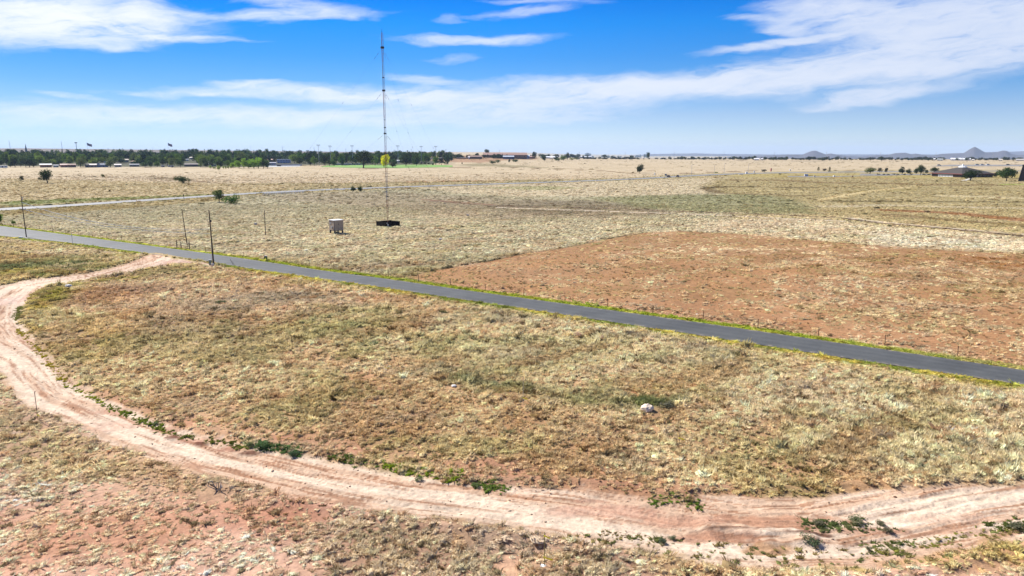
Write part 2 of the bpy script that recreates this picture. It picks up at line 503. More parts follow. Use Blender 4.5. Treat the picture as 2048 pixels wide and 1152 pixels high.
for ln, w, c in (([(800, 555.5), (900, 537.5), (1000, 518.5), (1150, 490.5), (1230, 475.5), (1290, 464.5), (1330, 461.5)], .55, A(70, 66, 44)),
                 ([(1360, 462), (1500, 470), (1650, 484), (1850, 499), (2048, 507)], .9, A(150, 112, 80))):
    zone(ln, 0.35, .5, c, c, None, None, 0.85, line=w)
# strip between red field and verge
zone([(820, 563), (910, 573), (1060, 592), (1400, 638), (1695, 681), (2048, 733), (2400, 785), (2400, 760), (2048, 716), (1695, 668), (1400, 625), (1060, 583), (900, 562)],
     1.2, 2, A(206, 156, 122), A(224, 196, 158), .75, .7, .85)
# the left corner field
zone([(-400, 500), (0, 476), (137, 489), (273, 508), (290, 513), (227, 534), (118, 552), (0, 570), (-300, 620)], 3, 3, A(182, 158, 112), A(212, 194, 142), 1.1, 1.0)
zone([(0, 530), (60, 520), (130, 525), (180, 522), (190, 532), (100, 542), (0, 552)], 3, 4, A(106, 116, 70), A(118, 130, 84), 1.1, 1.0, .9)
zone([(60, 548), (140, 543), (220, 530), (225, 535), (118, 552), (60, 556)], 1, 1, A(96, 112, 44), A(104, 128, 48), 1.1, .9, .9)
zone([(0, 552), (60, 546), (100, 540), (60, 536), (0, 545)], 1.5, 2, A(196, 182, 96), A(208, 192, 110), 1.1, .9, .7)
zone([(90, 508), (220, 512), (240, 520), (140, 520), (80, 516)], 3, 3, A(150, 150, 112), A(168, 166, 130), 1, .9, .7)
# inside the loop of the track
zone([(405, 530), (560, 548), (773, 578), (1060, 622), (1400, 674), (2048, 775), (2500, 850), (2500, 955), (2048, 970), (1519, 994), (1260, 990), (1008, 978), (625, 918),
      (347, 855), (139, 762), (40, 640), (60, 590), (200, 556)], 1.5, 2, A(208, 166, 124), A(230, 211, 170), 1.2, .85)
zone([(190, 565), (420, 540), (640, 560), (900, 600), (880, 640), (700, 690), (520, 700), (330, 660), (180, 640)], 5, 6, A(212, 168, 130), A(228, 202, 162), 1.1, .9, .8)
zone([(340, 600), (440, 590), (600, 585), (720, 592), (690, 606), (540, 612), (460, 622), (360, 622)], 3, 4, A(160, 142, 112), A(184, 172, 144), 1.2, .6, .85)
zone([(60, 590), (130, 575), (150, 585), (110, 605), (60, 640), (90, 700), (130, 750), (110, 740), (50, 670), (40, 620)], 1.5, 2, A(162, 138, 60), A(174, 158, 62), 1.0, .6, .85)
zone([(60, 590), (110, 580), (180, 566), (300, 540), (380, 536), (420, 545), (250, 565), (150, 590), (90, 620)], 1.8, 2.5, A(146, 132, 66), A(170, 164, 84), 1.1, .8, .8)
zone([(140, 590), (200, 570), (300, 565), (330, 580), (260, 600), (160, 610)], 4, 5, A(158, 112, 78), A(182, 146, 108), .7, .7, .8)
zone([(90, 660), (200, 640), (340, 650), (300, 720), (180, 740), (110, 720)], 4, 5, A(160, 132, 84), A(196, 172, 112), .95, .8, .7)
zone([(300, 640), (440, 632), (560, 650), (620, 680), (540, 720), (380, 720), (290, 690)], 5, 6, A(142, 118, 90), A(192, 176, 138), 1.1, .9, .8)
zone([(640, 605), (760, 612), (800, 650), (740, 700), (640, 680), (600, 640)], 5, 6, A(158, 148, 98), A(192, 192, 140), 1.2, 1, .7)
zone([(800, 630), (1000, 620), (1200, 650), (1420, 690), (1500, 740), (1400, 780), (1200, 760), (1000, 740), (820, 700)], 7, 8, A(164, 150, 104), A(212, 206, 162), 1.3, 1.0, .8)
zone([(900, 600), (1050, 628), (1250, 660), (1500, 700), (1480, 712), (1200, 676), (1000, 646)], 3, 4, A(160, 136, 104), A(190, 180, 150), 1.3, 1.1, .7)
zone([(820, 745), (900, 742), (1000, 765), (1120, 790), (1300, 800), (1340, 830), (1180, 820), (1000, 790), (880, 770)], 2.5, 3, A(124, 122, 82), A(164, 164, 116), 1.2, 1.1, .85)
zone([(940, 765), (1010, 770), (1060, 788), (980, 784)], 1, 1.5, A(110, 116, 88), A(140, 152, 118), 1.2, 1, .9)
zone([(1250, 800), (1350, 795), (1370, 815), (1290, 825)], 1, 1.5, A(98, 108, 60), A(116, 128, 72), 1.2, 1, .9)
zone([(1300, 860), (1500, 830), (1640, 900), (1560, 960), (1340, 940)], 4, 5, A(176, 142, 102), A(210, 194, 150), 1.1, 1, .6)
zone([(1440, 740), (1700, 760), (2048, 800), (2300, 850), (2300, 950), (2048, 955), (1800, 960), (1560, 900), (1440, 800)], 6, 6, A(188, 156, 120), A(232, 216, 180), 1.4, 1.15, .85)
zone([(1560, 880), (1800, 870), (2048, 880), (2300, 890), (2300, 945), (1900, 950), (1640, 940)], 4, 4, A(178, 152, 112), A(222, 212, 170), 1.45, 1.3, .8)
zone([(1500, 915), (1640, 930), (1660, 950), (1560, 945)], 1.5, 2, A(214, 160, 126), A(210, 184, 140), .7, .8, .9)
zone([(820, 790), (1060, 800), (1200, 850), (1200, 900), (1000, 900), (840, 850), (760, 820)], 5, 6, A(178, 140, 100), A(208, 188, 144), 1.15, .8, .8)
zone([(720, 755), (840, 770), (850, 800), (760, 810)], 2.5, 3, A(184, 134, 96), A(202, 176, 130), .7, .6, .8)
zone([(1250, 770), (1380, 776), (1390, 800), (1260, 790)], 2, 3, A(196, 134, 88), A(212, 186, 138), .7, .8, .8)
zone([(700, 880), (850, 895), (1100, 930), (1300, 960), (1500, 975), (1500, 995), (1300, 998), (1008, 975), (850, 950), (625, 915), (420, 865), (480, 850)], 2, 2.5,
     A(192, 142, 112), A(206, 180, 142), .55, .6, .9)
zone([(300, 770), (480, 800), (600, 840), (520, 850), (340, 820)], 3, 3, A(196, 160, 124), A(206, 186, 146), .9, .5, .7)
zone([(200, 790), (330, 815), (480, 850), (640, 890), (640, 905), (470, 880), (340, 850), (220, 800)], 1.4, 1.6, A(190, 136, 106), A(180, 160, 110), .35, .6, .8)
zone([(1060, 990), (1400, 985), (1640, 985), (1640, 996), (1440, 992), (1390, 1006), (1200, 985)], 1, 1.5, A(170, 126, 88), A(180, 164, 104), .8, .8, .7)
# lower left, outside the loop
zone([(0, 735), (45, 800), (115, 836), (208, 880), (347, 928), (503, 970), (700, 1012), (905, 1036), (1110, 1066), (1281, 1098), (1450, 1126), (1638, 1132), (1792, 1120),
      (1997, 1080), (2300, 1040), (2500, 1400), (-500, 1400), (-500, 735)], 1.2, 1.6, A(226, 182, 155), A(244, 222, 194), .85, .42)
zone([(0, 740), (60, 815), (160, 860), (200, 950), (100, 960), (-50, 900), (-100, 760)], 2.5, 3, A(178, 146, 112), A(214, 198, 152), 1.2, .7, .8)
zone([(200, 880), (350, 930), (520, 975), (520, 1010), (420, 1000), (280, 960), (160, 930)], 2.5, 3, A(186, 152, 112), A(200, 176, 132), .9, .5, .8)
zone([(0, 1040), (200, 1020), (380, 1060), (300, 1110), (60, 1110)], 3, 4, A(198, 144, 112), A(214, 190, 152), .6, .55, .8)
zone([(360, 990), (560, 1000), (700, 1030), (620, 1070), (420, 1050)], 2.5, 3, A(196, 136, 106), A(206, 178, 140), .45, .5, .85)
zone([(700, 1040), (1000, 1060), (1100, 1090), (1300, 1110), (1300, 1200), (600, 1200), (640, 1090)], 3, 3, A(168, 134, 108), A(200, 188, 154), 1.25, .8, .85)
zone([(990, 1112), (1030, 1110), (1040, 1160), (990, 1160)], .6, .8, A(216, 172, 140), None, .1, None, .9)
zone([(900, 1070), (1050, 1060), (1060, 1090), (940, 1090)], 1.2, 1.5, A(178, 152, 128), A(190, 172, 150), .6, .5, .8)
zone([(1300, 1110), (1500, 1130), (1640, 1135), (1640, 1200), (1300, 1200)], 1.5, 2, A(172, 142, 94), A(196, 178, 126), 1.2, .8, .8)
zone([(1600, 1128), (1700, 1128), (1720, 1145), (1600, 1145)], .8, 1, A(176, 160, 60), A(190, 178, 70), 1.2, .8, .9)
zone([(1780, 1115), (1900, 1090), (2048, 1062), (2200, 1050), (2200, 1130), (1900, 1140), (1760, 1130)], 1.5, 2, A(206, 160, 110), A(186, 172, 94), .9, .8, .85)
zone([(10, 860), (60, 858), (60, 872), (10, 872)], .8, 1, A(190, 170, 150), None, .3, None, .7)


# the eroded ditch and the two track lines crossing the far grass
for ln, w, c in (([(1695, 438), (1760, 446), (1850, 454), (1940, 462), (2048, 472.5), (2300, 494)], 3.2, A(66, 44, 34)),
                 ([(1000, 412), (1130, 415), (1240, 418), (1330, 422), (1450, 426), (1560, 430), (1690, 437)], 2.6, A(92, 72, 54)),
                 ([(1000, 415.5), (1100, 418.5), (1400, 429), (1690, 443)], 2.6, A(236, 218, 192)),
                 ([(1700, 436), (1760, 443.5), (1850, 451.5), (1940, 459.5), (2048, 469)], 2.5, A(232, 214, 184))):
    zone(ln, 0.8, 1.2, c, c, .1, None, 0.95, line=w)


def paint(x, y):
    """soil colour, plant colour, cover and plant height at points on the ground"""
    n = x.shape[0]
    soil = np.tile(A(190, 166, 124), (n, 1))
    plant = np.tile(A(212, 196, 150), (n, 1))
    cover = np.ones(n)
    ht = np.ones(n)
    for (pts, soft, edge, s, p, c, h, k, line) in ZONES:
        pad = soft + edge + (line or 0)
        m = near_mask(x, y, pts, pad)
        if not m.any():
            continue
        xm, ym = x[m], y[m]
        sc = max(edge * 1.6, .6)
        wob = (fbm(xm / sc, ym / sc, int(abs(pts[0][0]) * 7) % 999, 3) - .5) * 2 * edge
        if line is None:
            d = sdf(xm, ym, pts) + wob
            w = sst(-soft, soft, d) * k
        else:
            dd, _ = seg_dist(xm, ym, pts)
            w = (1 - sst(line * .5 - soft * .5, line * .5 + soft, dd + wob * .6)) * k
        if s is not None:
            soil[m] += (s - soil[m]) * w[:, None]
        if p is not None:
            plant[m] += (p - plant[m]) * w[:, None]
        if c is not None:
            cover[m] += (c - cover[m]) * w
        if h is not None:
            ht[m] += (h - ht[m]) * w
    nr = 1 - sst(160, 420, np.hypot(x, y))
    u, v = (x * .80 + y * .60), (-x * .60 + y * .80)
    a = fbm(u / 15, v / 8, 411, 4)
    b = fbm(u / 7, v / 3.5, 413, 4)
    c = fbm(x / 10, y / 7, 415, 4)
    ll = 1 - .75 * inside(x, y, LL_POLY)
    for f, lo, hi, pc, sc_, k in ((a * .55 + b * .45, .53, .63, A(246, 222, 182), A(222, 182, 142), .62), (1 - (a * .5 + b * .5), .53, .63, A(190, 160, 114), A(166, 128, 90), .55),
                                  (c, .57, .68, A(198, 182, 154), A(180, 150, 122), .4), (1 - c, .59, .69, A(184, 180, 122), A(166, 146, 98), .42)):
        w = sst(lo, hi, f) * k * nr * (ll if pc[2] < A(200, 200, 150)[2] else 1)
        plant += (pc - plant) * w[:, None]
        soil += (sc_ - soil) * (w * .8)[:, None]
    cover = cover * (1 + nr * (.35 * (sst(.42, .6, b) - .6)))
    m = near_mask(x, y, RED, 0) & inside(x, y, RED)
    if m.any():
        back = (sst(.5, 2.5, sdf(x[m], y[m], RED)) * .75)
        soil[m] += (A(178, 134, 92) - soil[m]) * back[:, None]
    if m.any():
        xm, ym = x[m], y[m]
        pt = sst(.55, .66, fbm(xm / 3.2, ym / 4.2, 401, 4) * .8 + .2 * fbm(xm / 30, ym / 30, 403, 2)) * .9 * sst(2, 26, sdf(xm, ym, RED))
        cover[m] += (1.3 - cover[m]) * pt
        ht[m] += (.6 - ht[m]) * pt
        plant[m] += (A(222, 200, 158) - plant[m]) * pt[:, None]
        soil[m] += (A(214, 174, 134) - soil[m]) * (pt * .6)[:, None]
    return soil, plant, cover, ht


def surface(x, y):
    h, road, tr, tr_raw, lat, arc, rut = h_roads(x, y)
    soil, plant, cover, ht = paint(x, y)
    # green verges of the asphalt road
    dr, _ = seg_dist(x, y, ROAD_N)
    ds, ar = seg_dist(x, y, ROAD_S)
    out = sdf(x, y, ROAD_POLY) < 0
    rag = (fbm(x / 2.2, y / 2.2, 71, 3) - .5) * 1.8
    thick = 0.55 + 0.45 * sst(.35, .6, fbm(x / 22, y / 22, 73, 2))
    px = x / np.maximum(y, 1)
    vn_ = (1 - sst(1.5, 2.6, dr + rag * .6)) * out * (dr < ds)
    fade = 1 - 0.55 * sst(.45, .72, px)
    wv = (vn_ * fade)[:, None] * (0.75 + .25 * thick[:, None])
    gcol = A(156, 174, 54)
    yel = A(186, 186, 78)
    gm = sst(.35, .65, fbm(x / 1.4, y / 1.4, 75, 3))[:, None]
    soil += (gcol * (1 - gm) + yel * gm - soil) * wv
    plant += (gcol * (1 - gm) + yel * gm - plant) * wv
    cover = np.where(vn_ > .3, 1.9, cover)
    ht = ht * (1 - .55 * vn_)
    notrack = 1 - sst(-2.5, .5, tr)
    vs_ = (1 - sst(1.1, 2.7, ds + rag)) * out * (ds <= dr) * notrack
    gm2 = sst(.38, .6, fbm(ar / 7, ds / 2, 77, 3))[:, None]
    c2 = A(138, 158, 48) * (1 - gm2) + A(214, 200, 92) * gm2
    soil += (c2 - soil) * (vs_ * .8)[:, None]
    plant += (c2 - plant) * (vs_ * .85)[:, None]
    cover = np.where(vs_ > .3, 1.7, cover)
    ht = ht * (1 - .4 * vs_)
    # dry straw band on the bank beyond the near verge
    bs = np.exp(-((ds - 3.1 + rag * .4) / 0.9) ** 2) * (ds <= dr) * out * notrack * sst(-.25, .1, px)
    soil += (A(206, 186, 132) - soil) * (bs * .6)[:, None]
    plant += (A(232, 216, 164) - plant) * (bs * .8)[:, None]
    # highway verges
    dh, _ = seg_dist(x, y, HWY_S)
    dn, _ = seg_dist(x, y, HWY_N)
    wv = (1 - sst(3, 9, np.minimum(dn, dh) + (fbm(x / 9, y / 9, 81, 2) - .5) * 8)) * (y > 200)
    c3 = A(150, 138, 84) * (1 - gm) + A(168, 160, 96) * gm
    soil += (c3 - soil) * (wv * .7)[:, None]
    plant += (c3 - plant) * (wv * .7)[:, None]
    # the dirt track
    inn = sst(-.35, .45, tr)
    streak = fbm(lat * 1.25 + .3 * (fbm(arc / 9, lat * 0, 31, 2) - .5), arc * .06, 91, 4)
    fine = fbm(lat * 5.5, arc * .35, 93, 3)
    tcol = S_ROAD + (A(208, 164, 130) - S_ROAD) * (sst(.44, .64, streak) * .6)[:, None]
    tcol = tcol + (A(166, 118, 86) - tcol) * (sst(.55, .62, fine) * sst(.40, .54, streak) * .8)[:, None]
    tcol = tcol * (0.93 + .14 * fbm(x / .8, y / .8, 95, 3))[:, None]
    # browner soil in the sheltered middle of the bend, at right
    for (bx, by, rx, ry, c, k) in ((1380, 1040, 150, 16, A(206, 158, 130), .8), (1560, 1042, 160, 16, A(190, 142, 112), .85), (1440, 1075, 110, 12, A(188, 140, 112), .85),
                                   (1540, 1097, 60, 12, A(196, 150, 108), .85), (1700, 1062, 150, 10, A(186, 140, 112), .8), (1900, 1035, 120, 10, A(220, 176, 148), .5),
                                   (1210, 1020, 130, 14, A(216, 168, 142), .6), (1180, 1000, 40, 5, A(196, 150, 124), .7), (1920, 1060, 120, 9, A(196, 154, 126), .7),
                                   (220, 850, 60, 10, A(214, 168, 144), .5), (230, 820, 50, 8, A(206, 158, 132), .6),
                                   (345, 874, 20, 4.5, A(128, 78, 58), .95), (402, 886, 24, 4.5, A(120, 72, 54), .95), (335, 858, 40, 6, A(180, 124, 98), .7),
                                   (498, 905, 26, 6, A(110, 70, 52), .95), (470, 898, 50, 6, A(160, 108, 84), .8), (400, 880, 60, 6, A(190, 136, 110), .6),
                                   (60, 668, 12, 8, A(206, 170, 146), .5), (25, 600, 60, 10, A(232, 196, 178), .6), (370, 524, 60, 6, A(214, 168, 150), .6), (1600, 1070, 90, 4.5, A(120, 82, 62), .9), (1480, 1062, 90, 3, A(128, 90, 70), .85)):
        cx, cy = G0(bx, by)
        ex = G0(bx + rx, by)[0] - cx
        ey = G0(bx, by - ry)[1] - cy
        r = ((x - cx) / ex) ** 2 + ((y - cy) / ey) ** 2 + (fbm(x / .9, y / .9, 97, 3) - .5) * 1.6
        w = (1 - sst(.2, 1.2, r)) * k
        tcol += (c - tcol) * w[:, None]
        if k > .93:
            h = h + (1 - sst(0, 1.3, r)) * .16
    # a scraped ledge in the bend
    lx, _ = seg_dist(x, y, GP([(1416, 1056), (1500, 1066), (1560, 1072), (1610, 1075)]))
    h = h + .35 * (1 - sst(0, 1.6, lx + (fbm(x, y, 99, 2) - .5)))
    edge = inn * (1 - sst(.2, 1.1, tr))
    tcol = tcol + (A(220, 182, 152) - tcol) * (edge * .3)[:, None]
    soil = soil + (tcol - soil) * inn[:, None]
    cover = cover * (1 - sst(-.7, .1, tr))
    wv = np.exp(-((tr_raw + 1.0) / .8) ** 2)
    cover = np.where(road > -.1, 0, cover)
    # green belt under the park
    return h, soil, plant, cover, ht, road, tr, tr_raw


# ------------------------------------------------------------------ materials
def new_mat(name):
    m = bpy.data.materials.new(name)
    m.use_nodes = True
    return m, NT(m.node_tree)


def ground_material():
    m, T = new_mat('ground_soil')
    out = T.n('ShaderNodeOutputMaterial')
    bs = T.n('ShaderNodeBsdfPrincipled')
    at = T.n('ShaderNodeAttribute', attribute_name='soil')
    ga = T.n('ShaderNodeAttribute', attribute_name='grassy')
    co = T.n('ShaderNodeTexCoord')
    P = co.outputs['Object']
    big = T.noise(P, .05, 4, .6)
    med = T.noise(P, .45, 4, .62)
    fin = T.noise(P, 2.2, 5, .7)
    vf = T.noise(P, 11.0, 3, .6)
    v = T.m('MULTIPLY', T.mr(big, .3, .7, .88, 1.12, 'LINEAR'), T.mr(med, .28, .72, .84, 1.16, 'LINEAR'))
    v = T.m('MULTIPLY', v, T.mr(fin, .3, .7, .72, 1.24, 'LINEAR'))
    v = T.m('MULTIPLY', v, T.mr(vf, .3, .7, .9, 1.1, 'LINEAR'))
    col = T.vm('SCALE', at.outputs['Color'])
    T.t.links.new(v, col.node.inputs['Scale'])
    # far cover: scattered tussocks darker and paler than the soil
    dk = T.m('MULTIPLY', T.mr(T.noise(P, .9, 3, .7, .6), .56, .72), ga.outputs['Fac'])
    col = T.mix(T.m('MULTIPLY', dk, .6), col, T.mix(1.0, col, (.55, .58, .5, 1), 'MULTIPLY'))
    lt = T.m('MULTIPLY', T.mr(T.noise(T.vm('ADD', P, (31, 7, 0)), .7, 3, .7, .4), .56, .7), ga.outputs['Fac'])
    col = T.mix(T.m('MULTIPLY', lt, .45), col, T.mix(1.0, col, (1.28, 1.25, 1.2, 1), 'MULTIPLY'))
    dk = T.m('MULTIPLY', T.mr(T.noise(P, .16, 4, .72, .8), .54, .68), ga.outputs['Fac'])
    col = T.mix(T.m('MULTIPLY', dk, .55), col, T.mix(1.0, col, (.74, .68, .60, 1), 'MULTIPLY'))
    for sc_, lo_, st_ in ((.02, .52, .6), (.034, .55, .65), (.011, .53, .5)):
        dk = T.m('MULTIPLY', T.mr(T.noise(T.vm('ADD', P, (sc_ * 999, 3, 0)), sc_, 6, .78, .3), lo_, lo_ + .07), ga.outputs['Fac'])
        col = T.mix(T.m('MULTIPLY', dk, st_), col, T.mix(1.0, col, (.70, .66, .56, 1), 'MULTIPLY'))
    lt = T.m('MULTIPLY', T.mr(T.noise(T.vm('ADD', P, (77, 3, 0)), .03, 6, .78, .3), .53, .62), ga.outputs['Fac'])
    col = T.mix(T.m('MULTIPLY', lt, .5), col, T.mix(1.0, col, (1.16, 1.15, 1.12, 1), 'MULTIPLY'))
    dk = T.m('MULTIPLY', T.mr(T.noise(P, .05, 5, .75, .5), .57, .66), ga.outputs['Fac'])
    col = T.mix(T.m('MULTIPLY', dk, .6), col, T.mix(1.0, col, (.72, .70, .58, 1), 'MULTIPLY'))
    T.put(bs.inputs['Base Color'], col)
    bs.inputs['Roughness'].default_value = .95
    bs.inputs['Specular IOR Level'].default_value = .15
    bp = T.n('ShaderNodeBump')
    bp.inputs['Strength'].default_value = .8
    bp.inputs['Distance'].default_value = .12
    T.put(bp.inputs['Height'], T.m('ADD', T.m('MULTIPLY', fin, 1.0), T.m('MULTIPLY', med, 2.0)))
    T.put(bs.inputs['Normal'], bp.outputs[0])
    T.put(out.inputs[0], bs.outputs[0])
    return m


M_GROUND = ground_material()


def plain(name, col, rough=.8, var=.12, scale=3.0, metal=0.0, spec=.3, bump=0):
    m, T = new_mat(name)
    out = T.n('ShaderNodeOutputMaterial')
    bs = T.n('ShaderNodeBsdfPrincipled')
    co = T.n('ShaderNodeTexCoord')
    nz = T.noise(co.outputs['Object'], scale, 4, .6)
    f = T.mr(nz, .3, .7, 1 - var, 1 + var, 'LINEAR')
    c = T.vm('SCALE', (col[0], col[1], col[2]))
    T.t.links.new(f, c.node.inputs['Scale'])
    T.put(bs.inputs['Base Color'], c)
    bs.inputs['Roughness'].default_value = rough
    bs.inputs['Metallic'].default_value = metal
    bs.inputs['Specular IOR Level'].default_value = spec
    if bump:
        bp = T.n('ShaderNodeBump')
        bp.inputs['Strength'].default_value = bump
        bp.inputs['Distance'].default_value = .02
        T.put(bp.inputs['Height'], nz)
        T.put(bs.inputs['Normal'], bp.outputs[0])
    T.put(out.inputs[0], bs.outputs[0])
    return m


def tag(o, label=None, cat=None, group=None, kind=None):
    if label: o['label'] = label
    if cat: o['category'] = cat
    if group: o['group'] = group
    if kind: o['kind'] = kind
    return o


def mesh_np(name, co, faces4=None, faces3=None):
    me = bpy.data.meshes.new(name)
    co = np.asarray(co, np.float32)
    idx, starts, tot = [], [], 0
    me.vertices.add(len(co))
    me.vertices.foreach_set('co', co.ravel())
    parts, st = [], []
    if faces4 is not None and len(faces4):
        parts.append(np.asarray(faces4, np.int32).ravel())
        st.append(np.arange(len(faces4)) * 4)
        tot = len(faces4) * 4
    if faces3 is not None and len(faces3):
        parts.append(np.asarray(faces3, np.int32).ravel())
        st.append(tot + np.arange(len(faces3)) * 3)
    li = np.concatenate(parts)
    ls = np.concatenate(st).astype(np.int32)
    me.loops.add(len(li))
    me.loops.foreach_set('vertex_index', li)
    me.polygons.add(len(ls))
    me.polygons.foreach_set('loop_start', ls)
    me.update(calc_edges=True)
    me.validate()
    return me


def link(name, me, mat=None, parent=None):
    o = bpy.data.objects.new(name, me)
    COL.objects.link(o)
    if mat is not None:
        me.materials.clear()
        me.materials.append(mat)
    if parent is not None:
        o.parent = parent
    return o


# ------------------------------------------------------------------ ground sheet
def y_of_row(py):
    return G0(1024, py)[1]


rows = [y_of_row(p) for p in np.arange(1245, 700, -2.1)] + [y_of_row(p) for p in np.arange(700, 330, -1.6)] + [y_of_row(p) for p in np.arange(330, 305.4, -.7)]
rows = [-400, -120, -30, 5, 20, 30] + rows + [18000, 26000]
rows = np.array(sorted(set(rows)))
us = np.concatenate([[-9, -5, -3, -2, -1.5, -1.2, -1.05], np.linspace(-.96, .96, 1130), [1.05, 1.2, 1.5, 2, 3, 5, 9]])
RR, UU = np.meshgrid(rows, us, indexing='ij')
XX = UU * (np.maximum(RR, 30) + 4.0)
YY = RR
xf, yf = XX.ravel(), YY.ravel()
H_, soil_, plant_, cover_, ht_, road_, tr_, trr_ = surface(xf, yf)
# beyond the individually built tufts the sheet takes the mean look of soil and plants
dist_ = np.hypot(xf, yf)
wfar = sst(150, 420, dist_) * np.clip(cover_, 0, 1) * .75
shade = .86
soilc = soil_ + (plant_ * shade - soil_) * wfar[:, None]
R_, U_ = RR.shape
vid = np.arange(R_ * U_).reshape(R_, U_)
f4 = np.stack([vid[:-1, :-1], vid[:-1, 1:], vid[1:, 1:], vid[1:, :-1]], -1).reshape(-1, 4)
is_tr = (tr_[f4].mean(1) > 0)
co_ = np.stack([xf, yf, H_], 1)


def ground_part(name, sel, label, cat):
    fs = f4[sel]
    used, inv = np.unique(fs.ravel(), return_inverse=True)
    me = mesh_np(name, co_[used], inv.reshape(-1, 4))
    me.polygons.foreach_set('use_smooth', np.ones(len(me.polygons), bool))
    a = me.attributes.new('soil', 'FLOAT_COLOR', 'POINT')
    c4 = np.concatenate([soilc[used], np.ones((len(used), 1))], 1).astype(np.float32)
    a.data.foreach_set('color', c4.ravel())
    b = me.attributes.new('grassy', 'FLOAT', 'POINT')
    b.data.foreach_set('value', (np.clip(cover_[used], 0, 1) * sst(80, 260, dist_[used])).astype(np.float32))
    o = link(name, me, M_GROUND)
    tag(o, label, cat, kind='structure')
    return o


ground_part('ground', ~is_tr, 'dry grassland plain of tan and red soil reaching the horizon', 'ground')
ground_part('dirt_track', is_tr, 'pale pink rutted dirt track curving through the near field', 'track')


# ------------------------------------------------------------------ asphalt roads
def asphalt(name, base, rough):
    m, T = new_mat(name)
    out = T.n('ShaderNodeOutputMaterial')
    bs = T.n('ShaderNodeBsdfPrincipled')
    P = T.n('ShaderNodeTexCoord').outputs['Object']
    a = T.noise(P, .25, 4, .6)
    b = T.noise(P, 3.5, 4, .7)
    v = T.m('MULTIPLY', T.mr(a, .3, .7, .85, 1.15, 'LINEAR'), T.mr(b, .3, .7, .88, 1.12, 'LINEAR'))
    lane = T.n('ShaderNodeAttribute', attribute_name='across')
    crack = T.mr(T.m('ABSOLUTE', T.m('SUBTRACT', T.noise(P, .35, 6, .65, 1.5), .5)), 0.0, .012, .72, 1)
    v = T.m('MULTIPLY', v, crack)
    patch = T.mr(T.noise(T.vm('ADD', P, (9, 40, 0)), .09, 2, .4), .56, .60, 1.0, .86)
    v = T.m('MULTIPLY', v, patch)
    w = T.m('MULTIPLY', T.m('COSINE', T.m('MULTIPLY', lane.outputs['Fac'], 25.13)), -.07)
    v = T.m('ADD', v, w)
    edge = T.mr(T.m('ABSOLUTE', T.m('SUBTRACT', lane.outputs['Fac'], .5)), .36, .5)
    c = T.vm('SCALE', base)
    T.t.links.new(v, c.node.inputs['Scale'])
    c = T.mix(T.m('MULTIPLY', edge, T.mr(T.noise(P, .9, 4, .7), .46, .62)), c, (.24, .20, .15, 1))
    T.put(bs.inputs['Base Color'], c)
    bs.inputs['Roughness'].default_value = rough
    bs.inputs['Specular IOR Level'].default_value = .35
    bp = T.n('ShaderNodeBump')
    bp.inputs['Strength'].default_value = .35
    bp.inputs['Distance'].default_value = .01
    T.put(bp.inputs['Height'], T.noise(P, 30, 2, .6))
    T.put(bs.inputs['Normal'], bp.outputs[0])
    T.put(out.inputs[0], bs.outputs[0])
    return m


def resample(pts, n):
    p = np.array(pts)
    L = np.concatenate([[0], np.cumsum(np.hypot(*(p[1:] - p[:-1]).T))])
    # smooth the surveyed points a little
    t = np.linspace(0, L[-1], n)
    q = np.stack([np.interp(t, L, p[:, 0]), np.interp(t, L, p[:, 1])], 1)
    k = max(3, n // 40) | 1
    pad = k // 2
    qq = np.pad(q, ((pad, pad), (0, 0)), mode='reflect', reflect_type='odd')
    return np.stack([np.convolve(qq[:, i], np.ones(k) / k, 'valid') for i in (0, 1)], 1)


def road_mesh(name, A_, B_, n, z, mat, label, rag=.7):
    a, b = resample(A_, n), resample(B_, n)
    K = 7
    co, fa = [], []
    for i in range(n):
        for j in range(K):
            t = j / (K - 1)
            p = a[i] * (1 - t) + b[i] * t
            if j in (0, K - 1):
                wv = float(fbm(np.array([p[0] * .9]), np.array([p[1] * .9]), 3, 3)[0] - .5) * rag
                d = (a[i] - b[i]); d = d / np.linalg.norm(d)
                p = p + d * wv * (1 if j == 0 else -1)
            co.append((p[0], p[1], z + .07 * (1 - (2 * t - 1) ** 2)))
    for i in range(n - 1):
        for j in range(K - 1):
            q = i * K + j
            fa.append((q, q + 1, q + K + 1, q + K))
    me = mesh_np(name, co, fa)
    at = me.attributes.new('across', 'FLOAT', 'POINT')
    at.data.foreach_set('value', np.tile(np.linspace(0, 1, K), n).astype(np.float32))
    o = link(name, me, mat)
    tag(o, label, 'road', kind='structure')
    return a, b


M_ASPH = asphalt('asphalt_dark', (.070, .073, .071), .72)
M_HWY = asphalt('asphalt_worn', (.215, .21, .205), .7)
ROAD_A, ROAD_B = road_mesh('asphalt_road', ROAD_N, ROAD_S, 700, .02, M_ASPH, 'dark grey asphalt road crossing the field with green verges')
HW_A, HW_B = road_mesh('highway', HWY_N, HWY_S, 500, .05, M_HWY, 'pale worn two lane highway behind the mast', .1)

# ------------------------------------------------------------------ grass tufts
def hidden_mesh(name, co, tris, mat):
    me = mesh_np(name, co, None, tris)
    me.materials.append(mat)
    return bpy.data.objects.new(name, me)


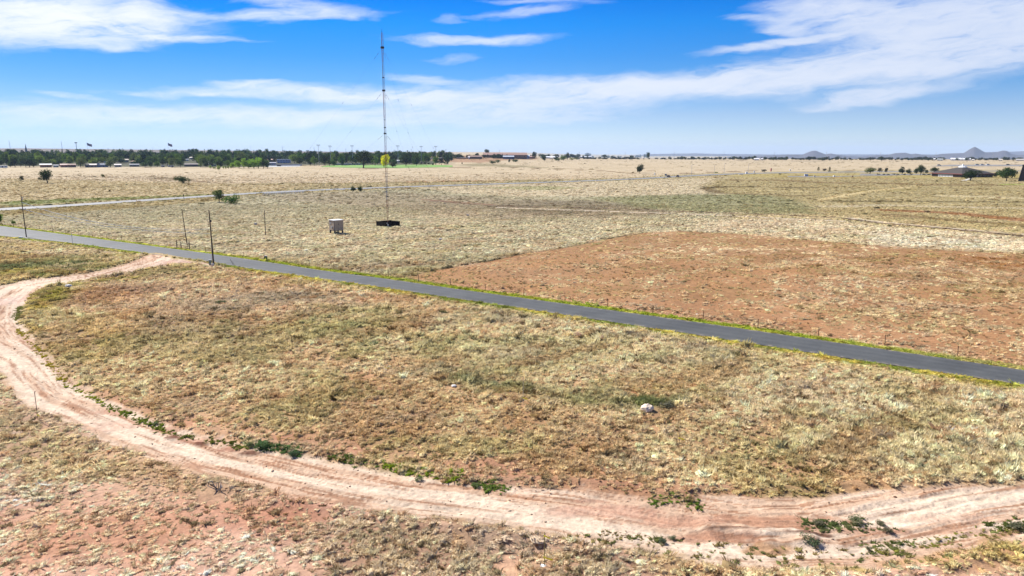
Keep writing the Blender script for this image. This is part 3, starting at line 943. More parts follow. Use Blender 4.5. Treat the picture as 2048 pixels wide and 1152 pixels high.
def tuft_material():
    m, T = new_mat('grass_blades')
    out = T.n('ShaderNodeOutputMaterial')
    at = T.n('ShaderNodeAttribute', attribute_name='tcol', attribute_type='INSTANCER')
    P = T.n('ShaderNodeNewGeometry').outputs['Position']
    v = T.mr(T.noise(P, 7.0, 2, .6), .3, .7, .82, 1.18, 'LINEAR')
    c = T.vm('SCALE', at.outputs['Color'])
    T.t.links.new(v, c.node.inputs['Scale'])
    d = T.n('ShaderNodeBsdfDiffuse')
    t = T.n('ShaderNodeBsdfTranslucent')
    T.put(d.inputs[0], c)
    T.put(t.inputs[0], c)
    mx = T.n('ShaderNodeMixShader')
    mx.inputs[0].default_value = .34
    T.put(mx.inputs[1], d.outputs[0])
    T.put(mx.inputs[2], t.outputs[0])
    T.put(out.inputs[0], mx.outputs[0])
    return m


M_TUFT = tuft_material()


def make_tuft(i, blades, mound, spread, seed):
    r = np.random.default_rng(seed)
    co, tr = [], []
    if mound > 0:
        n, ringz = 7, (0, .45, .8)
        off = len(co)
        for k, z in enumerate(ringz):
            rad = (.5, .44, .24)[k] * mound
            for j in range(n):
                a = 6.283 * (j + .5 * k) / n
                q = rad * r.uniform(.75, 1.25)
                co.append((math.cos(a) * q, math.sin(a) * q, z * .36 * r.uniform(.6, 1.4) - .03))
        co.append((0.04, 0.03, .36))
        for k in range(2):
            for j in range(n):
                a, b = off + k * n + j, off + k * n + (j + 1) % n
                c, d = a + n, b + n
                tr += [(a, b, c), (b, d, c)]
        for j in range(n):
            tr.append((off + 2 * n + j, off + 2 * n + (j + 1) % n, len(co) - 1))
    for b in range(blades):
        a = r.uniform(0, 6.283)
        q = abs(r.normal(0, .22)) * spread
        bx, by = math.cos(a) * q, math.sin(a) * q
        a2 = a + r.normal(0, .7)
        lean = r.uniform(.05, .42) * spread
        hh = r.uniform(.4, 1.0) * .72
        w = r.uniform(.02, .055)
        px_, py_ = -math.sin(a2) * w, math.cos(a2) * w
        if r.random() < .5:
            px_, py_ = py_, px_
        o = len(co)
        tx, ty = bx + math.cos(a2) * lean, by + math.sin(a2) * lean
        co += [(bx - px_, by - py_, 0), (bx + px_, by + py_, 0), (bx * .5 + tx * .5 + px_ * .7, by * .5 + ty * .5 + py_ * .7, hh * .65), (tx * 1.15, ty * 1.15, hh)]
        tr += [(o, o + 1, o + 2), (o, o + 2, o + 3)]
    return hidden_mesh('tuft_shape', co, tr, M_TUFT)


TUFTS = [make_tuft(i, 34 + 5 * (i % 3), (.55, .8, .95, .7)[i % 4], 1.0, 50 + i) for i in range(8)]
LOWT = [make_tuft(i, 9, 1.15, 1.2, 80 + i) for i in range(4)]


def scatter_tree(name, protos):
    g = bpy.data.node_groups.new(name, 'GeometryNodeTree')
    g.interface.new_socket('Geometry', in_out='INPUT', socket_type='NodeSocketGeometry')
    g.interface.new_socket('Geometry', in_out='OUTPUT', socket_type='NodeSocketGeometry')
    N, L = g.nodes, g.links
    gi, go = N.new('NodeGroupInput'), N.new('NodeGroupOutput')
    ip = N.new('GeometryNodeInstanceOnPoints')
    g2i = N.new('GeometryNodeGeometryToInstance')
    for p in reversed(protos):
        oi = N.new('GeometryNodeObjectInfo')
        oi.inputs['Object'].default_value = p
        oi.inputs['As Instance'].default_value = False
        g2 = N.new('GeometryNodeGeometryToInstance')
        L.new(oi.outputs['Geometry'], g2.inputs[0])
        if 'jn' not in locals():
            jn = N.new('GeometryNodeJoinGeometry')
        L.new(g2.outputs[0], jn.inputs[0])
    L.new(gi.outputs[0], ip.inputs['Points'])
    L.new(jn.outputs[0], ip.inputs['Instance'])
    ip.inputs['Pick Instance'].default_value = True
    for nm, typ, sock in (('pick', 'INT', 'Instance Index'), ('rot', 'FLOAT_VECTOR', 'Rotation'), ('scl', 'FLOAT_VECTOR', 'Scale')):
        a = N.new('GeometryNodeInputNamedAttribute')
        a.data_type = typ
        a.inputs['Name'].default_value = nm
        L.new(a.outputs[0], ip.inputs[sock])
    L.new(ip.outputs[0], go.inputs[0])
    return g


SCAT = scatter_tree('scatter_tufts', TUFTS)
SCAT_LOW = scatter_tree('scatter_low_tufts', LOWT)


def scatter(name, x, y, z, col, size, high, tree, nproto, label, cat='grass'):
    nproto = 8 if tree is SCAT else 4
    n = len(x)
    me = bpy.data.meshes.new(name)
    me.vertices.add(n)
    me.vertices.foreach_set('co', np.stack([x, y, z], 1).astype(np.float32).ravel())
    a = me.attributes.new('tcol', 'FLOAT_COLOR', 'POINT')
    a.data.foreach_set('color', np.concatenate([np.clip(col, 0, .85), np.ones((n, 1))], 1).astype(np.float32).ravel())
    a = me.attributes.new('pick', 'INT', 'POINT')
    a.data.foreach_set('value', RNG.integers(0, nproto, n).astype(np.int32))
    a = me.attributes.new('rot', 'FLOAT_VECTOR', 'POINT')
    rr = np.stack([RNG.normal(0, .12, n), RNG.normal(0, .12, n), RNG.uniform(0, 6.283, n)], 1)
    a.data.foreach_set('vector', rr.astype(np.float32).ravel())
    a = me.attributes.new('scl', 'FLOAT_VECTOR', 'POINT')
    el_ = np.exp(RNG.normal(0, .3, n))
    ss = np.stack([size * el_, size / el_, high], 1)
    a.data.foreach_set('vector', ss.astype(np.float32).ravel())
    o = link(name, me)
    md = o.modifiers.new('scatter', 'NODES')
    md.node_group = tree
    tag(o, label, cat, kind='stuff')
    return o


CLEAR = [G0(*q) + (r,) for q, r in (((1294, 824), 1.3), ((908, 776), .9), ((137, 575), 1.2), ((432, 984), 1.0), ((1088, 1133), .45), ((1158, 678), .9), ((1201, 684), .7), ((422, 530), 1.5), ((41, 478), 1.5))]


def band(d0, d1, dens, size, hmul, low, side=.98):
    """candidate tufts between two distances"""
    n = int(dens * side * (d1 * d1 - d0 * d0))
    d = np.sqrt(RNG.uniform(d0 * d0, d1 * d1, n))
    x = RNG.uniform(-side, side, n) * d
    y = d
    h, soil, plant, cover, ht, road, tr, trr = surface(x, y)
    clump = fbm(x / 3.1, y / 3.1, 201, 3)
    clump2 = fbm(x / .9, y / .9, 203, 2)
    p = cover * .75 * sst(.20, .62, clump * .55 + clump2 * .45 + .1 * cover)
    keep = RNG.random(n) < p * (1 - sst(430, 880, d))
    for cx, cy, cr_ in CLEAR:
        keep &= (x - cx) ** 2 + (y - cy) ** 2 > cr_ ** 2
    x, y, h, plant, ht, soil = x[keep], y[keep], h[keep], plant[keep], ht[keep], soil[keep]
    n = len(x)
    tone = RNG.normal(1.0, .13, n)
    big = fbm(x / 6, y / 6, 207, 2)
    kind = RNG.random(n)
    col = plant * tone[:, None] * (1.66 - .42 * sst(180, 380, d))[keep][:, None] * np.array([1.04, 1.01, 1.0])
    sage = (kind < .10 + .22 * sst(.5, .68, big))
    col[sage] = col[sage] * np.array([.80, .84, .80])
    dead = (kind > .88)
    col[dead] = col[dead] * np.array([.66, .56, .50])
    lite = (kind > .5) & (kind < .66)
    col[lite] = np.minimum(col[lite] * 1.2, .85)
    s = size * RNG.gamma(6, 1 / 6, n)
    hh = s * hmul * ht * RNG.uniform(.7, 1.3, n)
    tall = RNG.random(n) < .16
    s = np.where(tall, s * 1.3, s)
    hh = np.where(tall, hh * 1.5, hh)
    dk = RNG.random(n) < .11  # share of tufts coloured dark to stand in for small shadow spots
    col[dk] = col[dk] * np.array([.42, .40, .34])
    return x, y, h, col, s, hh


x, y, h, col, s, hh = band(34, 88, 17.0, .32, 1.08, False)
scatter('dry_grass', x, y, h, col, s, hh, SCAT, 6, 'dry straw coloured tufts of grass covering the near field', 'grass')
x, y, h, col, s, hh = band(88, 170, 8.2, .40, 1.05, False)
scatter('pale_grass', x, y, h, col, s, hh, SCAT, 6, 'pale straw tufts of grass either side of the asphalt road', 'grass')
x, y, h, col, s, hh = band(170, 330, 2.7, .55, .65, True)
scatter('meadow_grass', x, y, h, col, s, hh, SCAT_LOW, 4, 'low grass tufts around the mast and shed', 'grass')
x, y, h, col, s, hh = band(330, 900, .34, .95, .55, True)
scatter('distant_grass', x, y, h, col, s, hh, SCAT_LOW, 4, 'sparse grass tussocks far across the plain towards the highway', 'grass')

# sparse dark scrub far out on the meadow
n = 5200
d = np.sqrt(RNG.uniform(430 ** 2, 2100 ** 2, n)); x = RNG.uniform(-.8, .8, n) * d; y = d
h, soil, plant, cover, ht, road, tr, trr = surface(x, y)
k = (road < -1.5) & (RNG.random(n) < sst(.35, .7, fbm(x / 60, y / 60, 301, 3))) & (soil.mean(1) > .12)
x, y, h, plant, d = x[k], y[k], h[k], plant[k], d[k]
n = len(x)
scatter('meadow_scrub', x, y, h, plant * RNG.uniform(.25, .75, n)[:, None] * np.array([.95, .9, .7]), RNG.gamma(4, .45, n) * (.6 + d / 1500), RNG.gamma(4, .16, n) + .1, SCAT_LOW, 4, 'dark specks of scrub dotting the pale far meadow', 'scrub')

# loose clods and stones of red soil on the track and bare ground
def make_clod(seed):
    r = np.random.default_rng(seed)
    n = 6
    co = [(0, 0, .55 * r.uniform(.8, 1.2))] + [(math.cos(6.283 * k / n) * r.uniform(.35, .6), math.sin(6.283 * k / n) * r.uniform(.35, .6), r.uniform(.15, .3)) for k in range(n)] + \
         [(math.cos(6.283 * k / n) * .5, math.sin(6.283 * k / n) * .5, -.1) for k in range(n)]
    tr = []
    for k in range(n):
        a, b = 1 + k, 1 + (k + 1) % n
        tr += [(0, a, b), (a, a + n, b + n), (a, b + n, b)]
    return hidden_mesh('clod_shape', co, tr, M_TUFT)


SCAT_CLOD = scatter_tree('scatter_clods', [make_clod(700 + i) for i in range(4)])
n = 60000
d = np.sqrt(RNG.uniform(36 ** 2, 125 ** 2, n)); x = RNG.uniform(-.95, .95, n) * d; y = d
h, soil, plant, cover, ht, road, tr, trr = surface(x, y)
edge = np.exp(-((trr + .2) / 1.0) ** 2)
k = (road < -.5) & (RNG.random(n) < np.clip(.10 + .55 * edge + .3 * (trr > 0) * sst(.5, .7, fbm(x / 2.5, y / 2.5, 303, 3)), 0, 1) * (1 - .8 * np.clip(cover - .3, 0, 1)))
x, y, h, soil = x[k], y[k], h[k], soil[k]
n = len(x)
s = .055 * RNG.gamma(2.2, .45, n) + .03
scatter('soil_clods', x, y, h, soil * RNG.uniform(.65, 1.1, n)[:, None], s, s * .8, SCAT_CLOD, 4, 'loose clods and pebbles of reddish soil on and beside the dirt track', 'soil')

# green weeds along the inner edge of the track and low grass in the verge
def weeds():
    segs = [((33, 655), (139, 768), .55, .6, (150, 146, 44)), ((139, 770), (208, 806), 1.0, .55, (132, 146, 44)), ((208, 808), (350, 866), 1.5, .6, (104, 122, 42)),
            ((350, 868), (500, 896), 1.0, .6, (98, 110, 46)), ((485, 884), (600, 908), 1.5, .8, (74, 104, 54)), ((650, 912), (745, 932), 1.4, .7, (92, 114, 50)),
            ((765, 934), (930, 962), 2.4, .7, (116, 140, 40)), ((935, 964), (1008, 980), 1.6, .7, (96, 120, 50)), ((1305, 1000), (1392, 1005), 3.4, .6, (92, 118, 44)),
            ((1600, 1050), (1740, 1046), 1.6, .6, (84, 100, 54)), ((1580, 1058), (1800, 1060), .9, .5, (96, 104, 62)), ((1720, 1088), (1850, 1084), .9, .5, (96, 112, 56)),
            ((1990, 1052), (2080, 1046), 2.2, .7, (78, 92, 42)), ((1850, 1080), (2048, 1050), .8, .5, (128, 132, 60)), ((1200, 1062), (1300, 1078), 1.0, .4, (116, 112, 64)),
            ((40, 612), (36, 640), 1.6, .6, (110, 118, 60)), ((1720, 1108), (1900, 1082), .7, .45, (120, 126, 56)),
            ((0, 430), (0, 440), 2, 1, (110, 140, 50)), ((60, 590), (100, 585), .8, .6, (160, 160, 60)), ((540, 387.5), (605, 386), .3, 1.2, (90, 112, 40))]
    X, Y, C, S = [], [], [], []
    for a, b, dn, sz, c in segs:
        ax, ay = G0(*a); bx, by = G0(*b)
        L = math.hypot(bx - ax, by - ay)
        n = int(L * dn * 17)
        t = RNG.random(n)
        lump = fbm(t * L / 1.3, t * 0, int(ax) % 97, 2)
        k = RNG.random(n) < .25 + .75 * sst(.2, .6, lump)
        t = t[k]
        wd = .16 + .07 * dn
        X.append(ax + (bx - ax) * t + RNG.normal(0, wd, len(t)))
        Y.append(ay + (by - ay) * t + RNG.normal(0, wd * 1.2, len(t)))
        C.append(A(*c)[None] * RNG.normal(1, .16, (len(t), 1)) * np.array([2.1, 1.85, 2.1]))
        S.append(sz * .36 * RNG.gamma(5, .2, len(t)))
    # scattered weeds on the sandy shoulder at right and among the field
    n = 190
    px_ = RNG.uniform(1130, 2048, n); t = RNG.random(n)
    for i in range(n):
        x0, y0 = G0(px_[i], 1062 + (px_[i] - 1130) * .06 + (t[i] ** 1.3) * 55 - (max(px_[i] - 1650, 0) * .15))
        X.append([x0]); Y.append([y0])
        C.append(A(*random.choice([(150, 132, 86), (124, 128, 76), (160, 148, 96)]))[None] * RNG.normal(1.5, .2))
        S.append([.30 * RNG.gamma(5, .2)])
    X, Y, C, S = map(np.concatenate, (X, Y, C, S))
    h = h_roads(X, Y)[0]
    scatter('green_weeds', X, Y, h, C, S, S * .65, SCAT, 6, 'clumps of green weeds growing along the edges of the dirt track', 'weeds')


weeds()


def verge_grass():
    X, Y, C, S = [], [], [], []
    for line, sgn, w, c1, c2, dn in ((ROAD_A, 1, 1.9, (156, 174, 54), (206, 202, 92), 11), (ROAD_B, -1, 1.9, (136, 160, 48), (196, 196, 84), 17)):
        d = line[1:] - line[:-1]
        Ls = np.hypot(d[:, 0], d[:, 1])
        acc = np.concatenate([[0], np.cumsum(Ls)])
        n = int(acc[-1] * dn)
        t = RNG.uniform(0, acc[-1], n)
        i = np.clip(np.searchsorted(acc, t) - 1, 0, len(d) - 1)
        f = (t - acc[i]) / Ls[i]
        p = line[i] + d[i] * f[:, None]
        nn = np.stack([-d[i, 1], d[i, 0]], 1) / Ls[i][:, None]
        # outward is away from the other edge
        oth = ROAD_B if sgn == 1 else ROAD_A
        away = p - oth[i]
        nn *= np.sign((nn * away).sum(1))[:, None]
        off = np.abs(RNG.normal(0, w * .55, n)) + .1
        p = p + nn * off[:, None]
        m = sdf(p[:, 0], p[:, 1], TR_POLY) < -2.2
        lump = fbm(t / 5, t * 0, 5 if sgn > 0 else 9, 3)
        m &= RNG.random(n) < (.25 + sst(.3, .6, lump))
        p, lump, off = p[m], lump[m], off[m]
        mix = np.clip(RNG.normal(.45, .3, len(p)) + off * .15, 0, 1)[:, None]
        X.append(p[:, 0]); Y.append(p[:, 1])
        C.append((A(*c1) * (1 - mix) + A(*c2) * mix) * RNG.normal(1.35, .14, (len(p), 1)))
        S.append(.26 * RNG.gamma(5, .2, len(p)) * (1 + .3 * lump))
    X, Y, C, S = map(np.concatenate, (X, Y, C, S))
    h = h_roads(X, Y)[0]
    scatter('verge_grass', X, Y, h, C, S, S * .5, SCAT, 6, 'bright green grass growing along both edges of the asphalt road', 'grass')


verge_grass()


# ------------------------------------------------------------------ mesh builder for the things
class MB:
    def __init__(self):
        self.v, self.f = [], []

    def box(self, c, s, rz=0.0, M=None):
        c = Vector(c)
        o = len(self.v)
        R = Matrix.Rotation(rz, 3, 'Z')
        for dx in (-.5, .5):
            for dy in (-.5, .5):
                for dz in (-.5, .5):
                    p = c + R @ Vector((dx * s[0], dy * s[1], dz * s[2]))
                    self.v.append(tuple(M @ p if M else p))
        for q in ((0, 1, 3, 2), (4, 6, 7, 5), (0, 4, 5, 1), (2, 3, 7, 6), (0, 2, 6, 4), (1, 5, 7, 3)):
            self.f.append(tuple(o + i for i in q))
        return self

    def tube(self, p0, p1, r0, r1=None, n=6, caps=True):
        r1 = r0 if r1 is None else r1
        p0, p1 = Vector(p0), Vector(p1)
        ax = (p1 - p0).normalized()
        u = ax.orthogonal().normalized()
        w = ax.cross(u)
        o = len(self.v)
        for p, r in ((p0, r0), (p1, r1)):
            for k in range(n):
                a = 6.28318 * k / n
                self.v.append(tuple(p + (u * math.cos(a) + w * math.sin(a)) * r))
        for k in range(n):
            self.f.append((o + k, o + (k + 1) % n, o + n + (k + 1) % n, o + n + k))
        if caps:
            self.f.append(tuple(o + n - 1 - k for k in range(n)))
            self.f.append(tuple(o + n + k for k in range(n)))
        return self

    def path(self, pts, r, n=4):
        for a, b in zip(pts[:-1], pts[1:]):
            self.tube(a, b, r, r, n, False)
        return self

    def ball(self, c, r, n=7, m=5, sz=1.0):
        c = Vector(c)
        o = len(self.v)
        self.v.append(tuple(c + Vector((0, 0, -r * sz))))
        for i in range(1, m):
            t = math.pi * i / m
            for k in range(n):
                a = 6.28318 * k / n
                self.v.append(tuple(c + Vector((math.sin(t) * math.cos(a) * r, math.sin(t) * math.sin(a) * r, -math.cos(t) * r * sz))))
        self.v.append(tuple(c + Vector((0, 0, r * sz))))
        e = len(self.v) - 1
        for k in range(n):
            self.f.append((o, o + 1 + (k + 1) % n, o + 1 + k))
            self.f.append((e, o + 1 + (m - 2) * n + k, o + 1 + (m - 2) * n + (k + 1) % n))
        for i in range(m - 2):
            for k in range(n):
                a = o + 1 + i * n + k
                b = o + 1 + i * n + (k + 1) % n
                self.f.append((a, b, b + n, a + n))
        return self

    def poly(self, pts):
        o = len(self.v)
        self.v += [tuple(p) for p in pts]
        self.f.append(tuple(range(o, o + len(pts))))
        return self

    def prism(self, prof, y0, y1, axis='y'):
        """closed profile in x,z swept along y"""
        o = len(self.v)
        n = len(prof)
        for yy in (y0, y1):
            for (a, b) in prof:
                self.v.append((a, yy, b) if axis == 'y' else (yy, a, b))
        for k in range(n):
            self.f.append((o + k, o + (k + 1) % n, o + n + (k + 1) % n, o + n + k))
        self.f.append(tuple(o + n - 1 - k for k in range(n)))
        self.f.append(tuple(o + n + k for k in range(n)))
        return self

    def mesh(self, name, mat=None):
        me = bpy.data.meshes.new(name)
        me.from_pydata(self.v, [], self.f)
        me.update()
        if mat:
            me.materials.append(mat)
        return me

    def build(self, name, mat, parent=None, loc=None, rz=0):
        o = bpy.data.objects.new(name, self.mesh(name, mat))
        COL.objects.link(o)
        if parent is not None:
            o.parent = parent
        if loc is not None:
            o.location = loc
        o.rotation_euler = (0, 0, rz)
        return o


def empty(name, loc, label=None, cat=None, group=None, rz=0, sc=None):
    o = bpy.data.objects.new(name, None)
    o.empty_display_size = .5
    COL.objects.link(o)
    o.location = loc
    o.rotation_euler = (0, 0, rz)
    if sc is not None:
        o.scale = sc if hasattr(sc, '__len__') else (sc, sc, sc)
    return tag(o, label, cat, group)


def copy_thing(root, loc, label=None, group=None, rz=0, sc=None):
    r = root.copy()
    COL.objects.link(r)
    r.location = loc
    r.rotation_euler = (0, 0, rz)
    if sc is not None:
        r.scale = sc if hasattr(sc, '__len__') else (sc, sc, sc)
    if label: r['label'] = label
    if group: r['group'] = group
    for ch in list(root.children):
        c = ch.copy()
        COL.objects.link(c)
        c.parent = r
        for g in list(ch.children):
            d = g.copy()
            COL.objects.link(d)
            d.parent = c
    return r


WOOD = plain('weathered_wood', (.075, .055, .042), .85, .25, 6)
WOODL = plain('pale_lath_wood', (.34, .22, .13), .8, .2, 8)
STEEL = plain('galvanised_steel', (.42, .43, .45), .45, .1, 5, metal=.6)
RUST = plain('rusty_steel', (.16, .085, .05), .8, .25, 8)
DARKM = plain('dark_metal', (.04, .04, .045), .5, .1, 5)
YEL = plain('yellow_ribbon', (.85, .78, .03), .6, .05, 5)
WHITE = plain('white_paint', (.72, .72, .70), .5, .06, 4)
CREAM = plain('cream_siding', (.36, .295, .225), .7, .06, 3)
BLACKP = plain('black_panel', (.007, .006, .007), .8, .2, 4, spec=.1)
ORANGE_BACKLIT = plain('backlit_orange', (.22, .095, .06), .6, .15, 2)  # orange mast bands, darkened so the colour carries the backlit shade
MWHITE_BACKLIT = plain('backlit_mast_white', (.20, .22, .27), .5, .1, 2)  # white mast bands painted blue grey, backlit shade put into the colour
WIRE = plain('bright_wire', (.62, .60, .58), .35, .05, 2, metal=.5)
WIRED = plain('dark_wire', (.10, .10, .11), .5, .05, 2)
CONC = plain('concrete', (.48, .45, .41), .85, .12, 2)
GLASS = plain('window_glass', (.03, .04, .05), .12, .1, 2, spec=.6)
GREENB = plain('utility_green', (.05, .09, .06), .5, .1, 4)
ROCKM = plain('pale_rock', (.62, .60, .57), .85, .15, 6, bump=.5)

# ------------------------------------------------------------------ foliage
def leaf_mat(name):
    m, T = new_mat(name)
    out = T.n('ShaderNodeOutputMaterial')
    oi = T.n('ShaderNodeObjectInfo')
    P = T.n('ShaderNodeTexCoord').outputs['Object']
    nz = T.noise(P, 1.6, 4, .7)
    v = T.m('MULTIPLY', T.mr(nz, .3, .7, .6, 1.45, 'LINEAR'), T.mr(oi.outputs['Random'], 0, 1, .82, 1.18, 'LINEAR'))
    c = T.vm('SCALE', oi.outputs['Color'])
    T.t.links.new(v, c.node.inputs['Scale'])
    d = T.n('ShaderNodeBsdfDiffuse')
    t = T.n('ShaderNodeBsdfTranslucent')
    T.put(d.inputs[0], c)
    T.put(t.inputs[0], T.mix(1.0, c, (1.1, 1.2, .5, 1), 'MULTIPLY'))
    mx = T.n('ShaderNodeMixShader')
    mx.inputs[0].default_value = .28
    T.put(mx.inputs[1], d.outputs[0])
    T.put(mx.inputs[2], t.outputs[0])
    T.put(out.inputs[0], mx.outputs[0])
    return m


LEAF = leaf_mat('foliage')
BARK = plain('bark', (.06, .045, .035), .9, .2, 8)


def crown_mesh(seed, lobes, leaves, leaf, shape='round'):
    """leaf-sized faces spread over and inside uneven lobes; unit tree is 1 m tall with crown width about 1"""
    r = np.random.default_rng(seed)
    L = []
    for i in range(lobes):
        if shape == 'round':
            a = r.uniform(0, 6.283); q = r.uniform(.0, .32)
            L.append((math.cos(a) * q, math.sin(a) * q, r.uniform(.28, .80), r.uniform(.14, .24)))
        elif shape == 'wide':
            a = r.uniform(0, 6.283); q = r.uniform(.0, .40)
            L.append((math.cos(a) * q, math.sin(a) * q, r.uniform(.40, .84) - q * .25, r.uniform(.14, .22)))
        elif shape == 'cone':
            z = r.uniform(.12, .95)
            a = r.uniform(0, 6.283); q = (1 - z) * .22
            L.append((math.cos(a) * q, math.sin(a) * q, z, .05 + .17 * (1 - z)))
        else:  # bush
            a = r.uniform(0, 6.283); q = r.uniform(.05, .4)
            L.append((math.cos(a) * q, math.sin(a) * q, r.uniform(.22, .66), r.uniform(.16, .30)))
    L = np.array(L)
    w = L[:, 3] ** 2
    k = r.choice(len(L), leaves, p=w / w.sum())
    d = r.normal(size=(leaves, 3))
    d /= np.linalg.norm(d, axis=1)[:, None]
    rad = L[k, 3] * np.clip(r.normal(.88, .16, leaves), .2, 1.22)
    c = L[k, :3] + d * rad[:, None]
    c[:, 2] = np.maximum(c[:, 2], .03)
    n = d + r.normal(0, .55, (leaves, 3))
    n /= np.linalg.norm(n, axis=1)[:, None]
    u = np.cross(n, r.normal(size=(leaves, 3)))
    u /= np.linalg.norm(u, axis=1)[:, None]
    v = np.cross(n, u)
    s = leaf * r.uniform(.6, 1.3, (leaves, 1))
    q = np.stack([c + u * s, c + v * s * .7, c - u * s, c - v * s * .7], 1).reshape(-1, 3)
    fa = np.arange(leaves * 4).reshape(-1, 4)
    me = mesh_np('crown', q, fa)
    me.materials.append(LEAF)
    return me


def trunk_mesh(seed, split=.35, top=.72, r0=.032, limbs=5, spread=.25):
    rr = random.Random(seed)
    m = MB()
    p = Vector((0, 0, -.02))
    a = Vector((rr.uniform(-.02, .02), rr.uniform(-.02, .02), split))
    m.tube(p, a, r0, r0 * .72, 6)
    m.tube(a, (a.x * 2, a.y * 2, top), r0 * .6, r0 * .2, 5)
    for k in range(limbs):
        t = 6.283 * k / limbs + rr.uniform(-.4, .4)
        m.tube(a * rr.uniform(.8, 1.1), (math.cos(t) * spread, math.sin(t) * spread, rr.uniform(split + .12, top)), r0 * .42, r0 * .12, 4)
    me = m.mesh('trunk', BARK)
    return me


CROWNS = {'round': [crown_mesh(300 + i, 15, 1150, .040, 'round') for i in range(6)],
          'wide': [crown_mesh(320 + i, 20, 1250, .040, 'wide') for i in range(3)],
          'cone': [crown_mesh(340 + i, 18, 700, .034, 'cone') for i in range(3)],
          'bush': [crown_mesh(360 + i, 12, 800, .044, 'bush') for i in range(4)]}
TRUNKS = {'round': [trunk_mesh(400 + i, .25) for i in range(3)], 'wide': [trunk_mesh(410 + i, .24, .66, .036, 6, .36) for i in range(3)],
          'cone': [trunk_mesh(420 + i, .10, .8, .02, 2, .06) for i in range(2)], 'bush': [trunk_mesh(430 + i, .08, .5, .02, 6, .25) for i in range(3)]}
_tc = [0]


def tree(loc, h, w, col, kind='round', label=None, cat='tree', group=None, name='tree', foliage='crown', stem='trunk'):
    _tc[0] += 1
    i = _tc[0]
    root = empty(name, loc, label, cat, group, rz=random.uniform(0, 6.28), sc=(w * 1.16, w * 1.16, h * 1.06))
    c = bpy.data.objects.new(foliage, CROWNS[kind][i % len(CROWNS[kind])])
    t = bpy.data.objects.new(stem, TRUNKS[kind][i % len(TRUNKS[kind])])
    for o in (c, t):
        COL.objects.link(o)
        o.parent = root
    c.color = (col[0], col[1], col[2], 1)
    return root


def tree_px(px, py, hpx, wpx, col, kind, label, name='tree', **kw):
    p = G(px, py)
    return tree(p, size_at(p, hpx), size_at(p, wpx), col, kind, label, name=name, **kw)


ORD = ['first', 'second', 'third', 'fourth', 'fifth', 'sixth', 'seventh', 'eighth', 'ninth']
DG = (.040, .062, .026)     # dark evergreen
MG = (.065, .100, .034)
LG = (.12, .19, .045)
OLV = (.085, .085, .040)

# single trees in the plain
tree_px(95, 366, 27, 29, (.032, .055, .022), 'round', 'dark round tree standing alone in the tan meadow at far left', cat='tree')
tree_px(44, 363, 11, 9, OLV, 'round', 'small dull green tree left of the dark lone tree')
tree_px(80, 361, 7, 6, OLV, 'bush', 'tiny olive bush touching the left side of the lone dark tree', name='bush', cat='bush', foliage='foliage', stem='stem')
tree_px(359, 363, 11, 16, (.06, .08, .03), 'bush', 'left half of a pair of dark bushes in the far meadow', name='bush', cat='bush', foliage='foliage', stem='stem')
tree_px(368, 366, 17, 20, (.06, .09, .04), 'bush', 'larger right hand bush of the pair in the far meadow', name='bush', cat='bush', foliage='foliage', stem='stem')
tree_px(206, 355, 8, 7, (.12, .13, .05), 'bush', 'small yellowish bush in the far meadow right of the lone tree', name='bush', cat='bush', foliage='foliage', stem='stem')
tree_px(220, 384, 5, 4, (.05, .05, .03), 'bush', 'tiny dark bush in the tan field north of the highway', name='bush', cat='bush', foliage='foliage', stem='stem')
tree_px(439, 405, 25, 25, (.10, .14, .06), 'round', 'shrubby tree beside the highway, left one of two', name='tree')
tree_px(462, 408, 22, 30, (.08, .15, .05), 'bush', 'leafy green bush beside the highway, right one of two', name='bush', cat='bush', foliage='foliage', stem='stem')
tree_px(706, 384, 11, 12, (.04, .075, .03), 'round', 'small round green tree by the highway, left one of two')
tree_px(720, 384, 13, 10, (.04, .07, .028), 'round', 'slim green tree by the highway, right one of two')
tree_px(1278, 346, 18, 20, (.045, .060, .026), 'round', 'dark round tree alone in the pale meadow right of centre')
tree_px(0, 449, 22, 9, MG, 'round', 'green tree cut by the left frame edge beside the asphalt road')
tree_px(27, 449, 10, 9, LG, 'bush', 'small bright green bush on the verge at far left', name='bush', cat='bush', foliage='foliage', stem='stem')
tree_px(768, 335, 24, 25, (.78, .72, .035), 'round', 'bright yellow green tree at the edge of the park')
tree_px(786, 336, 13, 14, (.05, .06, .03), 'round', 'low dark tree just right of the bright yellow tree')
tree_px(727, 336, 34, 36, DG, 'wide', 'large dark spreading tree left of the yellow tree')
tree_px(650, 332, 22, 20, DG, 'wide', 'dark broad tree near the left light mast of the park')
tree_px(621, 331, 16, 18, DG, 'round', 'dark tree left of the park with pale ground behind')
tree_px(600, 331, 16, 20, DG, 'wide', 'broad dark tree at the right end of the pale lot')
tree_px(685, 331, 12, 11, DG, 'round', 'small dark tree in the park between two light masts')
tree_px(812, 333, 24, 24, DG, 'round', 'big dark green tree in the park right of the mast')
tree_px(833, 332, 24, 18, (.05, .075, .035), 'round', 'tall dark tree right behind the big park tree')
tree_px(822, 326, 24, 26, (.06, .09, .04), 'round', 'green tree behind the two dark park trees')
tree_px(871, 330, 18, 15, LG, 'round', 'lighter green tree in front of the long white shed')
tree_px(883, 330, 14, 13, (.022, .035, .022), 'round', 'very dark round tree before the long white shed')
for i, (a, b, s) in enumerate(((843, 329, 5), (850, 329, 6), (857, 329, 5), (866, 331, 6), (890, 329, 6), (894, 329, 6), (924, 328, 4))):
    tree_px(a, b, s, s * .8, DG, 'bush', ORD[i] + ' small dark bush from the left, in the park below the white shed', name='bush', cat='bush', group='small bushes in the park', foliage='foliage', stem='stem')
tree_px(985, 328, 8, 13, MG, 'bush', 'green shrub on the slope below the school, left clump', name='bush', cat='bush', foliage='foliage', stem='stem')
